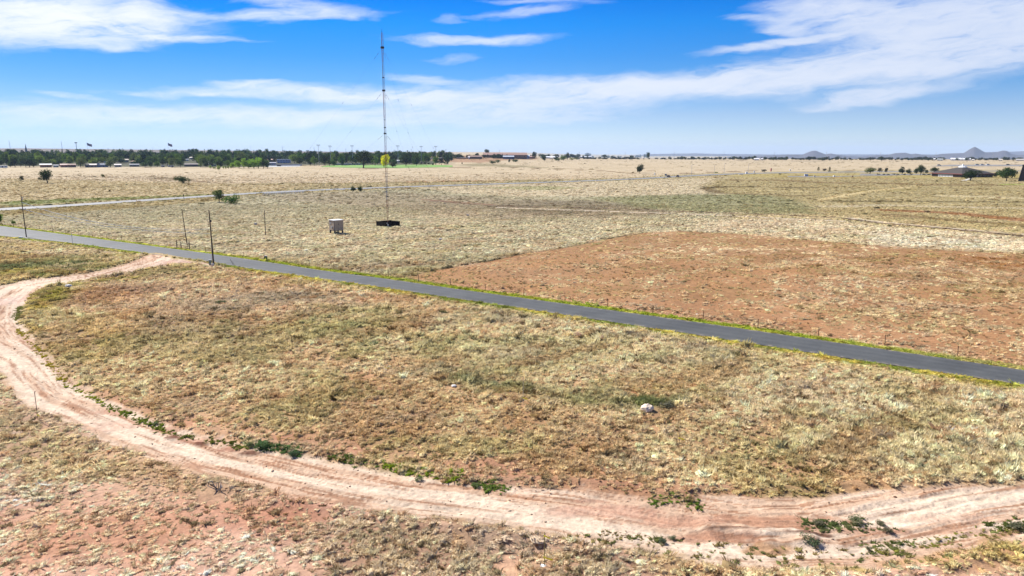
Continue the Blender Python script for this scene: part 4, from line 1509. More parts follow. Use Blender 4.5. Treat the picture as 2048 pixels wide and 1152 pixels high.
tree_px(995, 326, 7, 10, MG, 'bush', 'green shrub on the slope below the school, right clump', name='bush', cat='bush', foliage='foliage', stem='stem')
tree_px(1018, 325, 7, 6, DG, 'round', 'small dark tree on the slope right of the two shrubs')
tree_px(1031, 324, 7, 13, MG, 'bush', 'round green bush below the blue white school wing', name='bush', cat='bush', foliage='foliage', stem='stem')
tree_px(1068, 318, 14, 10, DG, 'round', 'dark pointed tree at the right end of the school')
tree_px(1089, 322, 10, 13, DG, 'round', 'dark round tree before the pale house right of the school')
tree_px(1113, 321, 8, 12, DG, 'round', 'low dark tree left of the light green tree')
tree_px(1127, 321, 11, 15, LG, 'round', 'light green tree at the crest of the meadow')
tree_px(1116, 322, 7, 11, MG, 'bush', 'green bush beside the light green tree on the crest', name='bush', cat='bush', foliage='foliage', stem='stem')
tree_px(1135, 320, 15, 9, DG, 'round', 'tall dark tree behind the light green tree on the crest')
tree_px(1143, 320, 5, 10, (.24, .24, .08), 'bush', 'yellowish bush on the crest, left one', name='bush', cat='bush', foliage='foliage', stem='stem')
tree_px(1153, 319, 5, 10, (.16, .17, .06), 'bush', 'dull yellow green bush on the crest, right one', name='bush', cat='bush', foliage='foliage', stem='stem')
# trees near the hall
for (px, py, h, w, c, k, lb, nm) in (
        (1637, 341, 9, 7, OLV, 'cone', 'reddish conical shrub far left in the row of three by the highway', 'bush'),
        (1649, 342.5, 6, 7, (.07, .05, .04), 'bush', 'low brown shrub in the middle of the row of three', 'bush'),
        (1659, 343.5, 10, 9, OLV, 'cone', 'pointed dull green shrub right in the row of three', 'bush'),
        (1740, 347.5, 12, 21, (.13, .15, .045), 'wide', 'yellow green flat topped tree left of the car park', 'tree'),
        (1759, 345, 9, 9, (.05, .05, .03), 'round', 'small dark round tree, left of two by the car park', 'tree'),
        (1772, 345, 9, 9, (.05, .05, .03), 'round', 'small dark round tree, right of two by the car park', 'tree'),
        (1804, 349, 15, 13, DG, 'round', 'dark tree at the left of the group before the hall', 'tree'),
        (1816, 348, 11, 11, DG, 'round', 'smaller dark tree second from left before the hall', 'tree'),
        (1832, 348, 14, 15, DG, 'round', 'dark tree leaning into the biggest tree left of the hall', 'tree'),
        (1841, 349.5, 20, 17, DG, 'round', 'biggest dark tree left of the brown hall', 'tree'),
        (1853, 348, 8, 8, DG, 'round', 'small tree between the biggest tree and the hall', 'tree'),
        (1868, 346, 11, 16, DG, 'wide', 'dark tree touching the left eave of the hall', 'tree'),
        (1940.5, 361.5, 21, 32, (.036, .058, .026), 'wide', 'broad dark green tree on the lawn in front of the hall', 'tree'),
        (2005, 356, 20, 26, (.06, .10, .03), 'round', 'green tree behind the right hand lawn tree', 'tree'),
        (2012.5, 362, 26, 26, (.05, .088, .028), 'wide', 'green spreading tree on the lawn right of the hall', 'tree'),
        (2024, 357, 20, 18, (.05, .08, .03), 'round', 'green tree next to the brown tower block', 'tree'),
        (1990, 354, 10, 14, (.02, .03, .02), 'bush', 'very dark bush at the right corner of the hall', 'bush'),
        (1528, 344, 6, 9, (.03, .035, .025), 'bush', 'dark bush beside the highway near the lamp posts', 'bush'),
        (1560, 349.5, 3, 4, (.12, .12, .05), 'bush', 'tiny yellowish bush left of the grey box by the car park', 'bush')):
    tree_px(px, py, h, w, c, k, lb, name=nm, cat=nm, foliage='crown' if nm == 'tree' else 'foliage', stem='trunk' if nm == 'tree' else 'stem')
for i in range(9):
    px = (1757, 1768, 1776, 1788, 1796, 1809, 1822, 1848, 1858)[i]
    tree_px(px, 349.6 + (i % 3) * .3, 3, 6, (.035, .04, .022), 'bush', ORD[i] + ' low dark hedge shrub from the left, along the car park left of the hall', name='bush', cat='bush', group='low shrubs along the car park', foliage='foliage', stem='stem')
# light green thicket in front of the town
thx = [(466, 336, 9, 13), (478, 336.5, 13, 17), (488, 337, 17, 17), (498, 337, 16, 18), (508, 337, 17, 18), (517, 337, 19, 20), (527, 337, 15, 16), (535, 336.5, 12, 14)]
for i, (a, b, h, w) in enumerate(thx):
    tree_px(a, b, h * 1.15, w * 1.1, (.30, .46, .09) if i < 6 else (.045, .08, .03), 'round', ORD[i] + ' light green tree from the left, in the thicket before the town' if i < 6 else ('nearer', 'last')[i - 6] + ' dark green tree at the right end of the light green thicket',
            group='thicket of light green trees' if i < 6 else 'dark end of the thicket')
for i, (a, b, h, w) in enumerate(((421, 337.5, 7, 6), (427, 337.5, 5, 4), (430, 338, 5, 4), (438, 341, 10, 9), (447, 338, 6, 5), (452, 338, 6, 5), (457, 338, 7, 6), (462, 337, 7, 6))):
    tree_px(a, b, h, w, (.30, .36, .12), 'round', ORD[i] + ' young yellowish green sapling from the left, in the row beside the thicket', group='row of saplings left of the thicket')

# ---- the belt of town trees: nearer ranks as trees of their own
TG = 'trees of the town beyond the meadow'
LBL = 'dense green tree crown among the town trees left of the park'
random.seed(21)
belt = []
for rank, (py, step, hp, jit) in enumerate(((334.6, 10.0, 16.0, 1.5), (331.5, 11, 18, 1.5), (328.5, 11, 18, 1.2), (326.0, 12, 17, 1))):
    px = -50 + rank * 4
    while px < 900 - (py < 330) * 0:
        if px > 560 and rank == 0:
            break
        skip = (570 < px < 900 and (rank == 0 or (rank == 1 and random.random() < .6))) or (540 < px < 600 and rank < 3)
        # gaps where houses show
        for (a, b) in ((80, 104), (108, 160), (172, 220), (228, 246), (262, 284), (470, 545)):
            if rank == 0 and a < px < b and random.random() < .85:
                skip = True
            if rank == 1 and a + 6 < px < b - 6 and random.random() < .35:
                skip = True
        if not skip:
            belt.append((px + random.uniform(-2, 2), py + random.uniform(-.4, .4), hp * random.uniform(.68, 1.32), random.uniform(12, 19)))
        px += step * random.uniform(.7, 1.3)
HB = [(5, 335, 18), (92, 334, 20), (128, 334, 15), (144, 334, 16), (184, 334, 18), (204, 334, 22), (218, 328, 14), (236, 334, 13), (246, 325, 18), (268, 327, 11), (326, 334, 7), (342, 334, 11),
      (373, 322, 7), (384, 318, 8), (385, 333, 26), (425, 332, 12), (509, 318, 9), (541, 324, 18), (568, 326, 28), (803, 325, 20), (700, 330, 50), (868, 318, 40)]
belt = [b for b in belt if not any(abs(b[0] - a_) < w_ * .5 + 3 and b[1] > q_ - .5 and random.random() < .85 for a_, q_, w_ in HB)]
belt.sort(key=lambda b: -b[1])
TREECOLS = [(.058, .10, .042), (.09, .155, .054), (.14, .215, .062), (.08, .125, .066), (.155, .19, .09), (.036, .06, .038), (.19, .25, .08)]
PLACES = [(0, 'at the left frame edge'), (45, 'left of the white roofed house'), (78, 'by the church steeple'), (104, 'behind the white roofed house'), (135, 'behind the two brown houses'),
          (165, 'under the elevated tank'), (195, 'under the left flag'), (222, 'behind the blue grey house'), (255, 'near the big tan house'), (285, 'right of the low dark grey house'),
          (315, 'left of the parked trailers'), (350, 'under the right flag'), (380, 'near the long brown row house'), (410, 'behind the row of saplings'), (450, 'left of the light green thicket'),
          (500, 'behind the light green thicket'), (550, 'behind the dark end of the thicket'), (590, 'right of the white apartment block'), (640, 'by the leftmost ballpark mast'),
          (680, 'by the second ballpark mast'), (720, 'by the third ballpark mast'), (765, 'left of the yellow green tree'), (800, 'right of the radio mast'), (840, 'behind the big park trees'), (2000, 'behind the long white shed')]
TONE = ['dark green', 'mid green', 'bright green', 'blue green', 'olive green', 'blackish green', 'yellowish green']
seen_l = {}
for (a, b, h, w) in belt[:215]:
    ci = random.randrange(len(TREECOLS))
    kd = random.choice(['round', 'round', 'wide'])
    place = next(t for x_, t in PLACES if a <= x_)
    row = 'front row' if b > 333.5 else 'second row' if b > 330 else 'third row' if b > 327 else 'back row'
    lb = f"{'tall ' if h > 19 else 'low ' if h < 14 else ''}{TONE[ci]} {'spreading' if kd == 'wide' else 'round'} tree {place}, {row}"
    seen_l[lb] = seen_l.get(lb, 0) + 1
    if seen_l[lb] > 1:
        lb = lb.replace(' tree ', ' tree crown ' if seen_l[lb] == 2 else ' leafy tree ')
    tree_px(a, b, h, w, TREECOLS[ci], kd, lb, group=TG)


# the ranks behind read as one mass
def mass(name, spots, label, cols):
    co, fa, cc = [], [], []
    for (loc, h, w, kind) in spots:
        me = random.choice(CROWNS[kind])
        n = len(me.vertices)
        v = np.zeros(n * 3); me.vertices.foreach_get('co', v); v = v.reshape(-1, 3)
        sub = np.arange(n // 4)
        k = RNG.random(n // 4) < .30
        q = v.reshape(-1, 4, 3)[k]
        ctr = q.mean(1, keepdims=True)
        q = ctr + (q - ctr) * 1.55
        a = random.uniform(0, 6.28)
        R = np.array([[math.cos(a), -math.sin(a), 0], [math.sin(a), math.cos(a), 0], [0, 0, 1]])
        q = q.reshape(-1, 3) @ R.T * np.array([w, w, h]) + np.array(loc)
        co.append(q)
        c = np.array(random.choice(cols)) * random.uniform(.8, 1.2)
        cc.append(np.tile(np.append(c, 1), (len(q), 1)))
    co = np.concatenate(co)
    me = mesh_np(name, co, np.arange(len(co)).reshape(-1, 4))
    at = me.attributes.new('leafcol', 'FLOAT_COLOR', 'POINT')
    at.data.foreach_set('color', np.concatenate(cc).astype(np.float32).ravel())
    o = link(name, me, LEAFM)
    tag(o, label, 'trees', kind='stuff')


def leafm():
    m, T = new_mat('mass_foliage')
    out = T.n('ShaderNodeOutputMaterial')
    at = T.n('ShaderNodeAttribute', attribute_name='leafcol')
    P = T.n('ShaderNodeTexCoord').outputs['Object']
    c = T.vm('SCALE', at.outputs['Color'])
    T.t.links.new(T.mr(T.noise(P, .25, 3, .7), .3, .7, .65, 1.4, 'LINEAR'), c.node.inputs['Scale'])
    d = T.n('ShaderNodeBsdfDiffuse')
    T.put(d.inputs[0], c)
    T.put(out.inputs[0], d.outputs[0])
    return m


LEAFM = leafm()
sp = []
for (py, step, hp) in ((324, 7, 16), (321.5, 7, 16), (319.5, 7, 16.5), (317.5, 7, 16), (315.8, 7, 15), (314.0, 7, 14)):
    px = -60
    while px < 905:
        if any(abs(px - a_) < w_ * .5 + 1 and py > q_ for a_, q_, w_ in HB):
            px += 4
            continue
        p = G(px + random.uniform(-3, 3), py + random.uniform(-.3, .3))
        hh = hp * random.uniform(.62, 1.25) * (1.0 if px < 560 else .84)
        k = 'cone' if random.random() < .10 else 'round'
        sp.append((p, size_at(p, hh), size_at(p, random.uniform(10, 17) * (.55 if k == 'cone' else 1)), k))
        px += step * random.uniform(.7, 1.3)
mass('town_woodland', sp, 'far mass of town trees forming the dark skyline at left', TREECOLS)

# right hand skyline trees
random.seed(5)
RG = 'skyline trees beyond the pale meadow'
far_r = []
for (a, b, n, py, hp) in ((880, 1000, 12, 317, 9), (1060, 1180, 13, 316, 8), (1160, 1300, 18, 316.5, 6), (1300, 1540, 26, 319, 5.5), (1540, 1600, 8, 320.5, 7), (1600, 1770, 16, 321, 8),
                          (1770, 2060, 40, 321.6, 7.5)):
    for i in range(n):
        far_r.append((random.uniform(a, b), py + random.uniform(-.6, .4), hp * random.uniform(.55, 1.35)))
far_r = far_r[:78] + far_r[78:]
ones, cnt = [], {}
for j, (a, b, h) in enumerate(sorted(far_r[:88])):
    if j % 5 < 3:
        kd = random.choice(['round', 'round', 'wide', 'cone']) if h > 6 else 'round'
        ww = h * random.uniform(.9, 1.7)
        pl = next(t for x_, t in ((915, 'above the long white shed'), (960, 'behind the brown building left of the school'), (1010, 'behind the school'), (1090, 'right of the pale blue school wing'),
                                  (1130, 'behind the light green crest tree'), (1185, 'by the pale grey crest shed'), (1230, 'beyond the lone meadow tree'), (1270, 'left of the tall skyline tree'), (1320, 'right of the tall skyline tree'),
                                  (1380, 'above the two highway cars'), (1450, 'above the street lamps'), (1500, 'right of the street lamps'), (1560, 'by the small white skyline building'), (1600, 'left of the first hill'), (3000, 'below the hills')) if a <= x_)
        lb = f"{'tall' if h > 8 else 'small' if h > 5 else 'tiny'} {'pointed' if kd == 'cone' else 'wide' if ww > h * 1.3 else 'round'} dark tree on the skyline {pl}"
        cnt[lb] = cnt.get(lb, 0) + 1
        ones.append([a, b, h, ww, kd, lb, cnt[lb]])
for a, b, h, ww, kd, lb, k in ones:
    tree_px(a, b, h, ww, random.choice([DG, (.035, .055, .032), (.05, .07, .036)]), kd, (ORD[k - 1] + ' ' if cnt[lb] > 1 else '') + lb, group=RG)
sp = []
for j, (a, b, h) in enumerate(far_r):
    p = G(a + random.uniform(-5, 5), b - .5)
    sp.append((p, size_at(p, h * .8), size_at(p, h * 1.5), 'round'))
for i in range(60):
    px = random.uniform(880, 1170)
    p = G(px, 316.6 + random.uniform(-.5, .5))
    sp.append((p, size_at(p, random.uniform(4, 10)), size_at(p, random.uniform(8, 16)), random.choice(['round', 'round', 'cone'])))
for i in range(230):
    px = random.uniform(1150, 2080)
    p = G(px, 318.5 + min(px - 1150, 450) / 450 * 1.6)
    sp.append((p, size_at(p, random.uniform(2.2, 6)), size_at(p, random.uniform(6, 14)), 'round'))
mass('skyline_woodland', sp, 'low dark line of distant trees along the right hand skyline', [DG, (.035, .052, .034), (.05, .065, .04)])
tree_px(1296, 318, 13, 9, DG, 'round', 'taller round tree sticking out of the skyline right of centre')
tree_px(975, 312, 13, 14, DG, 'round', 'dark tree behind the school roof, left end')

# ------------------------------------------------------------------ shrubs among the near grass
for (px, py, h, w, c, lb) in (
        (445, 607, 9, 25, (.045, .085, .03), 'flat dark green shrub in the grass near the road, left of centre'),
        (887, 629, 14, 18, (.07, .10, .035), 'small dark green shrub below the middle of the asphalt road'),
        (748, 690, 9, 28, (.05, .11, .03), 'low fresh green shrub in the middle of the loop'),
        (1158, 674, 14, 22, (.40, .32, .24), 'pale dry tumbleweed below the asphalt road, left of two'),
        (1201, 680, 13, 14, (.36, .31, .24), 'pale dry tumbleweed below the asphalt road, right of two'),
        (1333, 815, 19, 40, (.085, .10, .06), 'dark grey green bush right of the pale tumbleweed'),
        (2005, 820, 20, 32, (.10, .095, .06), 'olive brown bush near the right edge below the road'),
        (1985, 815, 18, 26, (.26, .26, .15), 'pale green bush left of the olive brown bush'),
        (522, 897, 23, 32, (.06, .13, .05), 'tall green weed clump at the inner edge of the track'),
        (588, 911, 14, 28, (.055, .11, .05), 'smaller green weed clump right of the tall one'),
        (500, 893, 12, 22, (.09, .13, .05), 'light green weed clump touching the tall one'),
        (310, 849, 7, 16, (.08, .12, .05), 'small green weed on the bank of the track'),
        (836, 961, 11, 20, (.08, .14, .05), 'green weed clump on the track edge, centre left'),
        (952, 974, 12, 20, (.10, .16, .05), 'green weed clump at the end of the green strip'),
        (1620, 1087, 20, 52, (.06, .10, .04), 'dense green weed patch in the sandy bend'),
        (1714, 1049, 21, 34, (.075, .11, .045), 'leafy weed bush on the ridge in the sandy bend'),
        (1640, 1048, 10, 30, (.07, .08, .04), 'low dark weed left of the leafy bush on the ridge'),
        (1762, 1050, 12, 24, (.075, .095, .04), 'low weed right of the leafy bush on the ridge'),
        (1776, 1064, 12, 28, (.08, .09, .045), 'dull green weed below the ridge in the bend'),
        (1737, 1101, 12, 14, (.07, .10, .045), 'little round weed on pale sand'),
        (1327, 1088, 17, 19, (.06, .10, .06), 'grey green weed on pale sand, left one of two'),
        (1344, 1080, 14, 18, (.07, .11, .055), 'grey green weed on pale sand, right one of two'),
        (2036, 1059, 18, 44, (.05, .065, .03), 'dark green weed clump at the right frame edge'),
        (1854, 425, 5, 13, (.05, .045, .03), 'dark bush in the olive field left of the red stripe'),
        (1805, 423, 0.1, 0.1, None, ''),
        (1752, 417, 5, 14, (.05, .05, .03), 'dark low bush right of centre in the olive field'),
        (1729, 429, 4, 12, (.05, .06, .03), 'small dark bush above the dark ditch line'),
        (1779, 453, 5, 13, (.06, .08, .04), 'green bush on the dark ditch line'),
        (395, 572, .1, .1, None, '')):
    if c is None:
        continue
    p = G(px, py)
    tree(p, size_at(p, h) / 1.2, size_at(p, w) / 1.3, (c[0] * 1.5 + .025, c[1] * 1.3 + .015, c[2] * 1.4 + .02), 'bush', lb, cat='shrub', name='shrub', foliage='foliage', stem='stem')

# pale stone, branch heap, debris
def rock(px, py, wpx, label, mat=ROCKM, flat=.45):
    p = G(px, py)
    s = size_at(p, wpx) * .5
    m = MB()
    m.ball((0, 0, s * flat * .55), s, 10, 8, flat)
    m.v = [(a * random.uniform(.8, 1.15), b * random.uniform(.8, 1.15), c * random.uniform(.85, 1.1)) for a, b, c in m.v]
    o = m.build('rock', mat, None, p)
    tag(o, label, 'rock')


rock(908, 773, 11, 'white flat stone lying in the grass of the loop')
rock(1294, 821, 27, 'pale rounded tan boulder beside the dark bush in the loop', plain('tan_rock', (.76, .60, .45), .9, .12, 8, bump=.6), .62)
rock(137, 573, 13, 'pale slab lying by the bank north of the track')
rock(41, 476, 9, 'pale block on the ground beside the left utility pole')
rock(1394, 629, 5, 'white stone at the verge by the fence')
rock(1790, 995, 7, 'small brown stone on the pale track at right', RUST, .6)
p = G(432, 982)
br = empty('branch_heap', p, 'heap of dead grey branches on red soil below the track', 'branches')
rr = random.Random(3)
for i in range(9):
    m = MB()
    a = rr.uniform(0, 6.28)
    L = rr.uniform(.5, 1.0)
    q = Vector((rr.uniform(-.3, .3), rr.uniform(-.2, .2), .05))
    e = q + Vector((math.cos(a) * L * .6, math.sin(a) * L * .5, rr.uniform(.1, .55)))
    m.tube(q, e, .04, .025, 5)
    m.tube(e, e + Vector((rr.uniform(-.3, .3), rr.uniform(-.3, .3), rr.uniform(-.1, .3))), .025, .01, 5)
    m.build('branch', plain('dead_wood', (.30, .27, .24), .9) if i == 0 else bpy.data.materials['dead_wood'] if i % 3 else WOOD, br)
p = G(1025, 1108)
m = MB()
m.tube((-.8, .1, .06), (.25, -.15, .10), .035, .025, 5)
m.tube((-.8, .0, .05), (.1, -.1, .05), .02, .015, 5)
o = m.build('fallen_branch', WOOD, None, p)
tag(o, 'thin dark branch lying in the grass left of the flagged stake', 'branch')

# ------------------------------------------------------------------ survey stakes
def stake(px, py, hpx, label, flags=(), wood=WOODL, lime=False, cap=False, lean=0.02):
    p = G(px, py)
    H = up_to(p, py - hpx)
    r = empty('survey_stake', p, label, 'stake')
    m = MB()
    m.box((lean * .5, 0, H / 2 - .1), (.045, .03, H + .2))
    if cap:
        m.box((.05, 0, H - .02), (.16, .035, .05))
    m.build('lath', wood, r)
    for (f, w) in flags:
        m = MB()
        z = f * H
        m.poly([(.02, -.02, z + .05), (w * .5, -.05, z - .0), (w, -.02, z - .10), (w, .0, z - .19), (w * .5, -.03, z - .10), (.02, 0, z - .05)])
        m.poly([(.02, .03, z + .03), (w * .6, .07, z - .10), (w * .8, .04, z - .22), (w * .3, .05, z - .09)])
        m.box((0, 0, z), (.07, .06, .10))
        m.build('flagging_ribbon', YEL, r)
    if lime:
        m = MB()
        n = 10
        m.v.append((0, 0, .03))
        for k in range(n):
            a = 6.283 * k / n
            q = .33 * random.uniform(.6, 1.2)
            m.v.append((math.cos(a) * q, math.sin(a) * q * .8, -.02))
        for k in range(n):
            m.f.append((0, 1 + k, 1 + (k + 1) % n))
        m.build('marking_lime', WHITE, r)
    return r


stake(1088.5, 1131, 67, 'tall survey stake with two yellow ribbons at the bottom centre', ((.88, .34), (.24, .5)), plain('yellowed_lath', (.30, .25, .08), .7), True)
stake(76, 841, 58, 'thin wooden survey stake left of the dirt track with one low yellow ribbon', ((.2, .22),), plain('brown_lath', (.17, .10, .07), .8), False, True)
stake(1046, 811, 58, 'grey survey stake with yellow ribbon in the middle of the loop', ((.27, .45),), STEEL)
stake(1358, 889, 52, 'survey stake with yellow ribbon right of centre above the bend', ((.25, .45),), WOODL)
stake(770, 739, 32, 'survey stake with yellow ribbon left of the loop centre', ((.15, .4),), WOODL)
stake(584.5, 700, 29, 'plain survey stake without ribbon in the left part of the loop', (), WOOD)
stake(324 / 3.657 * 1.0, 541, 10, 'short dark stake in the green corner field at left', (), WOOD)

# ------------------------------------------------------------------ utility poles and wires
def pole(px, py, tx, ty, label, parts=(), rad=.15):
    p = G(px, py)
    H = up_to(p, ty)
    r = empty('utility_pole', p, label, 'utility pole')
    # lean so that the top reaches its surveyed place
    vert = (px - 1024) * (py - ty) / 8400.0 * 1.0 + px
    lx = size_at(p, tx - vert) * 1.0
    m = MB()
    m.tube((0, 0, -.3), (lx, 0, H), rad, rad * .62, 10)
    m.build('post', WOOD, r)
    return r, p, H, lx


r1, p1, H1, l1 = pole(53, 475, 42.5, 391, 'wooden utility pole with crossarms at the far left beside the road')
m = MB(); m.box((l1 * .68, 0, H1 * .68), (1.5, .12, .12), rz=.35); m.build('crossarm', WOOD, r1)
m = MB(); m.box((l1 * .86, 0, H1 * .86), (.8, .10, .10), rz=.35); m.build('crossarm', WOOD, r1)
for s in (-.6, .6):
    m = MB(); m.tube((l1 * .68 + s, s * .36, H1 * .68 + .06), (l1 * .68 + s, s * .36, H1 * .68 + .28), .06, .05, 6); m.build('insulator', WIRED, r1)
m = MB(); m.tube((l1 * .93 + .35, 0, H1 * .9), (l1 * .93 + .35, 0, H1 * .96), .10, .10, 6); m.build('lamp', STEEL, r1)
r2, p2, H2, l2 = pole(374, 487, 364, 418, 'leaning bare utility pole behind the fence brace', rad=.14)
r3, p3, H3, l3 = pole(427.5, 530, 418.5, 420, 'tall dark utility pole at the junction of track and road', rad=.17)
m = MB()
for dz in (0, .35):
    m.tube((l3 * .82 - .1, 0, H3 * .80 + dz), (l3 * .82 - .62, .1, H3 * .80 + dz), .035, .035, 5)
    m.tube((l3 * .82 - .62, .1, H3 * .80 + dz - .1), (l3 * .82 - .62, .1, H3 * .80 + dz + .16), .07, .05, 6)
m.tube((l3 * .82 - .3, 0, H3 * .80), (l3 * .82 - .35, 0, H3 * .70), .03, .03, 5)
m.build('bracket', DARKM, r3)
m = MB(); m.box((l3 * .82 + .22, 0, H3 * .80), (.22, .2, .5)); m.build('fuse_box', DARKM, r3)
for f in (.93, .9, .85):
    m = MB(); m.tube((l3 * f, 0, H3 * f), (l3 * f + .5, .1, H3 * f), .03, .03, 5); m.build('peg', DARKM, r3)
m = MB(); m.box((-.20, -.02, H3 * .16), (.06, .06, H3 * .5)); m.build('conduit', STEEL, r3)
r4, p4, H4, l4 = pole(531, 470, 529, 421, 'short bare pole standing alone in the field left of the white shed', rad=.13)


def wire(a, b, sag, label, mat=WIRE, r=.06, n=26):
    pts = []
    for i in range(n + 1):
        t = i / n
        p = Vector(a).lerp(Vector(b), t)
        p.z -= sag * 4 * t * (1 - t)
        pts.append(p - Vector(a))
    m = MB()
    m.path(pts, r, 4)
    o = m.build('power_line', mat, None, a)
    tag(o, label, 'cable')


def at_pole(p, H, l, f):
    return Vector(p) + Vector((l * f, 0, H * f))


wire(at_pole(p1, H1, l1, .68), at_pole(p3, H3, l3, .58), 1.6, 'lower slack pale cable from the left utility pole to the junction pole')
wire(at_pole(p1, H1, l1, .84), at_pole(p3, H3, l3, .66), 2.4, 'upper slack pale cable from the left utility pole to the junction pole')
wire(at_pole(p1, H1, l1, .60), at_pole(p2, H2, l2, .5), 2.0, 'thin cable from the left utility pole to the leaning bare pole', r=.018)

# pedestal by the pole, verge boxes and signpost
p = G(422, 530)
r = empty('utility_pedestal', p, 'small grey green meter box at the foot of the junction pole', 'utility box')
m = MB(); m.box((-.15, 0, .55), (.42, .35, 1.1)); m.build('cabinet', plain('sage_box', (.20, .27, .22), .6), r)
m = MB(); m.box((-.15, 0, 1.13), (.46, .40, .07)); m.build('lid', WHITE, r)
p = G(426, 530.5)
m = MB(); m.box((0, -.2, .22), (.5, .3, .4)); tag(m.build('marker_block', WHITE, None, p), 'white block at the foot of the junction pole', 'block')
p = G(532, 521)
r = empty('utility_pedestal', p, 'dark green cable pedestal on the verge right of the junction pole', 'utility box')
m = MB(); m.box((0, 0, .5), (.5, .45, 1.0)); m.build('cabinet', GREENB, r)
m = MB(); m.box((0, 0, 1.03), (.56, .5, .08)); m.build('lid', STEEL, r)
p = G(146, 490)
r = empty('road_sign', p, 'thin pale signpost seen edge on at the left roadside', 'signpost')
m = MB(); m.tube((0, 0, -.2), (-.1, 0, 3.0), .05, .05, 6); m.build('post', STEEL, r)
m = MB(); m.box((-.1, .03, 2.75), (.16, .03, .6)); m.build('sign_plate', WHITE, r)
p = G(468, 532)
m = MB(); m.tube((0, 0, -.1), (-1.0, .6, 1.5), .045, .035, 6); m.tube((.2, .1, 0), (-.5, .5, .9), .03, .03, 5)
tag(m.build('leaning_rod', WOOD, None, p), 'thin rod leaning left on the roadside right of the junction pole', 'rod')
p = G(368, 399)
r = empty('marker_post', p, 'short dark marker post beside the highway at left', 'post')
m = MB(); m.tube((0, 0, 0), (0, 0, 1.9), .12, .12, 6); m.build('post', DARKM, r)
m = MB(); m.box((0, 0, 2.2), (.5, .2, .8)); m.build('cap', DARKM, r)

# ------------------------------------------------------------------ fence along the road
fl = [G0(*q) for q in ((-40, 447), (30, 455), (94, 461.5), (240, 480), (379, 498), (637, 535), (935, 577), (1004, 586), (1152, 603.5), (1327, 630), (1531, 658.5), (1774, 690.5), (2060, 733), (2260, 763))]
fp = np.array(fl)
L = np.concatenate([[0], np.cumsum(np.hypot(*(fp[1:] - fp[:-1]).T))])
nposts = int(L[-1] / 7.7)
t = np.linspace(0, L[-1], nposts)
fx, fy = np.interp(t, L, fp[:, 0]), np.interp(t, L, fp[:, 1])
f0 = Vector((fx[0], fy[0], hz(fx[0], fy[0])))
fence = empty('wire_fence', f0, 'long barbed wire fence on thin rusty posts along the north verge of the road', 'fence')
pm = MB(); pm.box((0, 0, .6), (.075, .075, 1.5)); pmesh = pm.mesh('post', RUST)
tops = []
for i in range(nposts):
    g = Vector((fx[i], fy[i], hz(fx[i], fy[i])))
    o = bpy.data.objects.new('post', pmesh)
    COL.objects.link(o)
    o.parent = fence
    o.location = g - f0
    o.rotation_euler = (random.uniform(-.05, .05), random.uniform(-.05, .05), random.uniform(0, 3))
    o.scale = (1, 1, random.uniform(.9, 1.1))
    tops.append(g - f0)
for hgt in (.35, .65, .95, 1.2):
    m = MB(); m.path([q + Vector((0, 0, hgt)) for q in tops], .009, 3); m.build('wire', RUST, fence)
# wooden H brace
g = [G(354, 496), G(362.5, 497), G(379.5, 499)]
br = empty('fence_brace', g[0], 'dark wooden H brace in the fence beside the leaning bare pole', 'fence')
for q, hh in zip(g, (2.0, 1.6, 1.9)):
    m = MB(); m.tube(q - g[0], q - g[0] + Vector((0, 0, hh)), .11, .10, 7); m.build('post', WOOD, br)
m = MB(); m.tube(g[1] - g[0] + Vector((0, 0, 1.35)), g[2] - g[0] + Vector((0, 0, 1.4)), .06, .06, 6); m.build('rail', WOOD, br)
m = MB(); m.tube(g[1] - g[0] + Vector((0, 0, .7)), g[2] - g[0] + Vector((0, 0, .75)), .03, .03, 6); m.build('rail', WOOD, br)

# ------------------------------------------------------------------ shed on legs
p = G(673, 466.5)
W_ = size_at(p, 20.5)
shed = empty('equipment_shed', p, 'white box shaped equipment shed raised on dark legs beside the mast', 'shed', rz=math.radians(43))
hb = size_at(p, 19.5); lg = size_at(p, 6)
for (sx, sy) in ((-1, -1), (1, -1), (-1, 1), (1, 1)):
    m = MB(); m.box((sx * W_ * .42, sy * W_ * .42, lg / 2), (.35, .35, lg)); m.build('leg', DARKM, shed)
m = MB(); m.box((0, 0, lg + .06), (W_ * .96, W_ * .96, .14)); m.build('floor_frame', DARKM, shed)
m = MB(); m.box((0, 0, lg + .13 + hb * .5), (W_, W_, hb)); m.build('wall', CREAM, shed)
m = MB(); m.box((0, 0, lg + .20 + hb), (W_ + .25, W_ + .25, .14)); m.build('roof', WHITE, shed)
m = MB()
m.box((-W_ / 2 - .012, -W_ / 2 - .012, lg + .13 + hb * .5), (.13, .13, hb - .05)); m.build('corner_trim', plain('dark_trim', (.08, .08, .10), .5), shed)
m = MB(); m.box((W_ * .12, -W_ / 2 - .03, lg + .13 + hb * .45), (.95, .06, hb * .85)); d_ = m.build('door', CREAM, shed)
m = MB(); m.box((-W_ / 2 - .03, W_ * .2, lg + .13 + hb * .7), (.08, .7, .45)); m.build('vent', STEEL, shed)
m = MB(); m.box((-W_ / 2 - .14, -W_ * .12, lg + .13 + hb * .3), (.3, .6, .6)); m.build('air_conditioner', STEEL, shed)
m = MB(); m.box((-W_ * .14 + .35, -W_ / 2 - .08, lg + .13 + hb * .62), (.22, .06, .2)); m.build('handle', DARKM, d_)

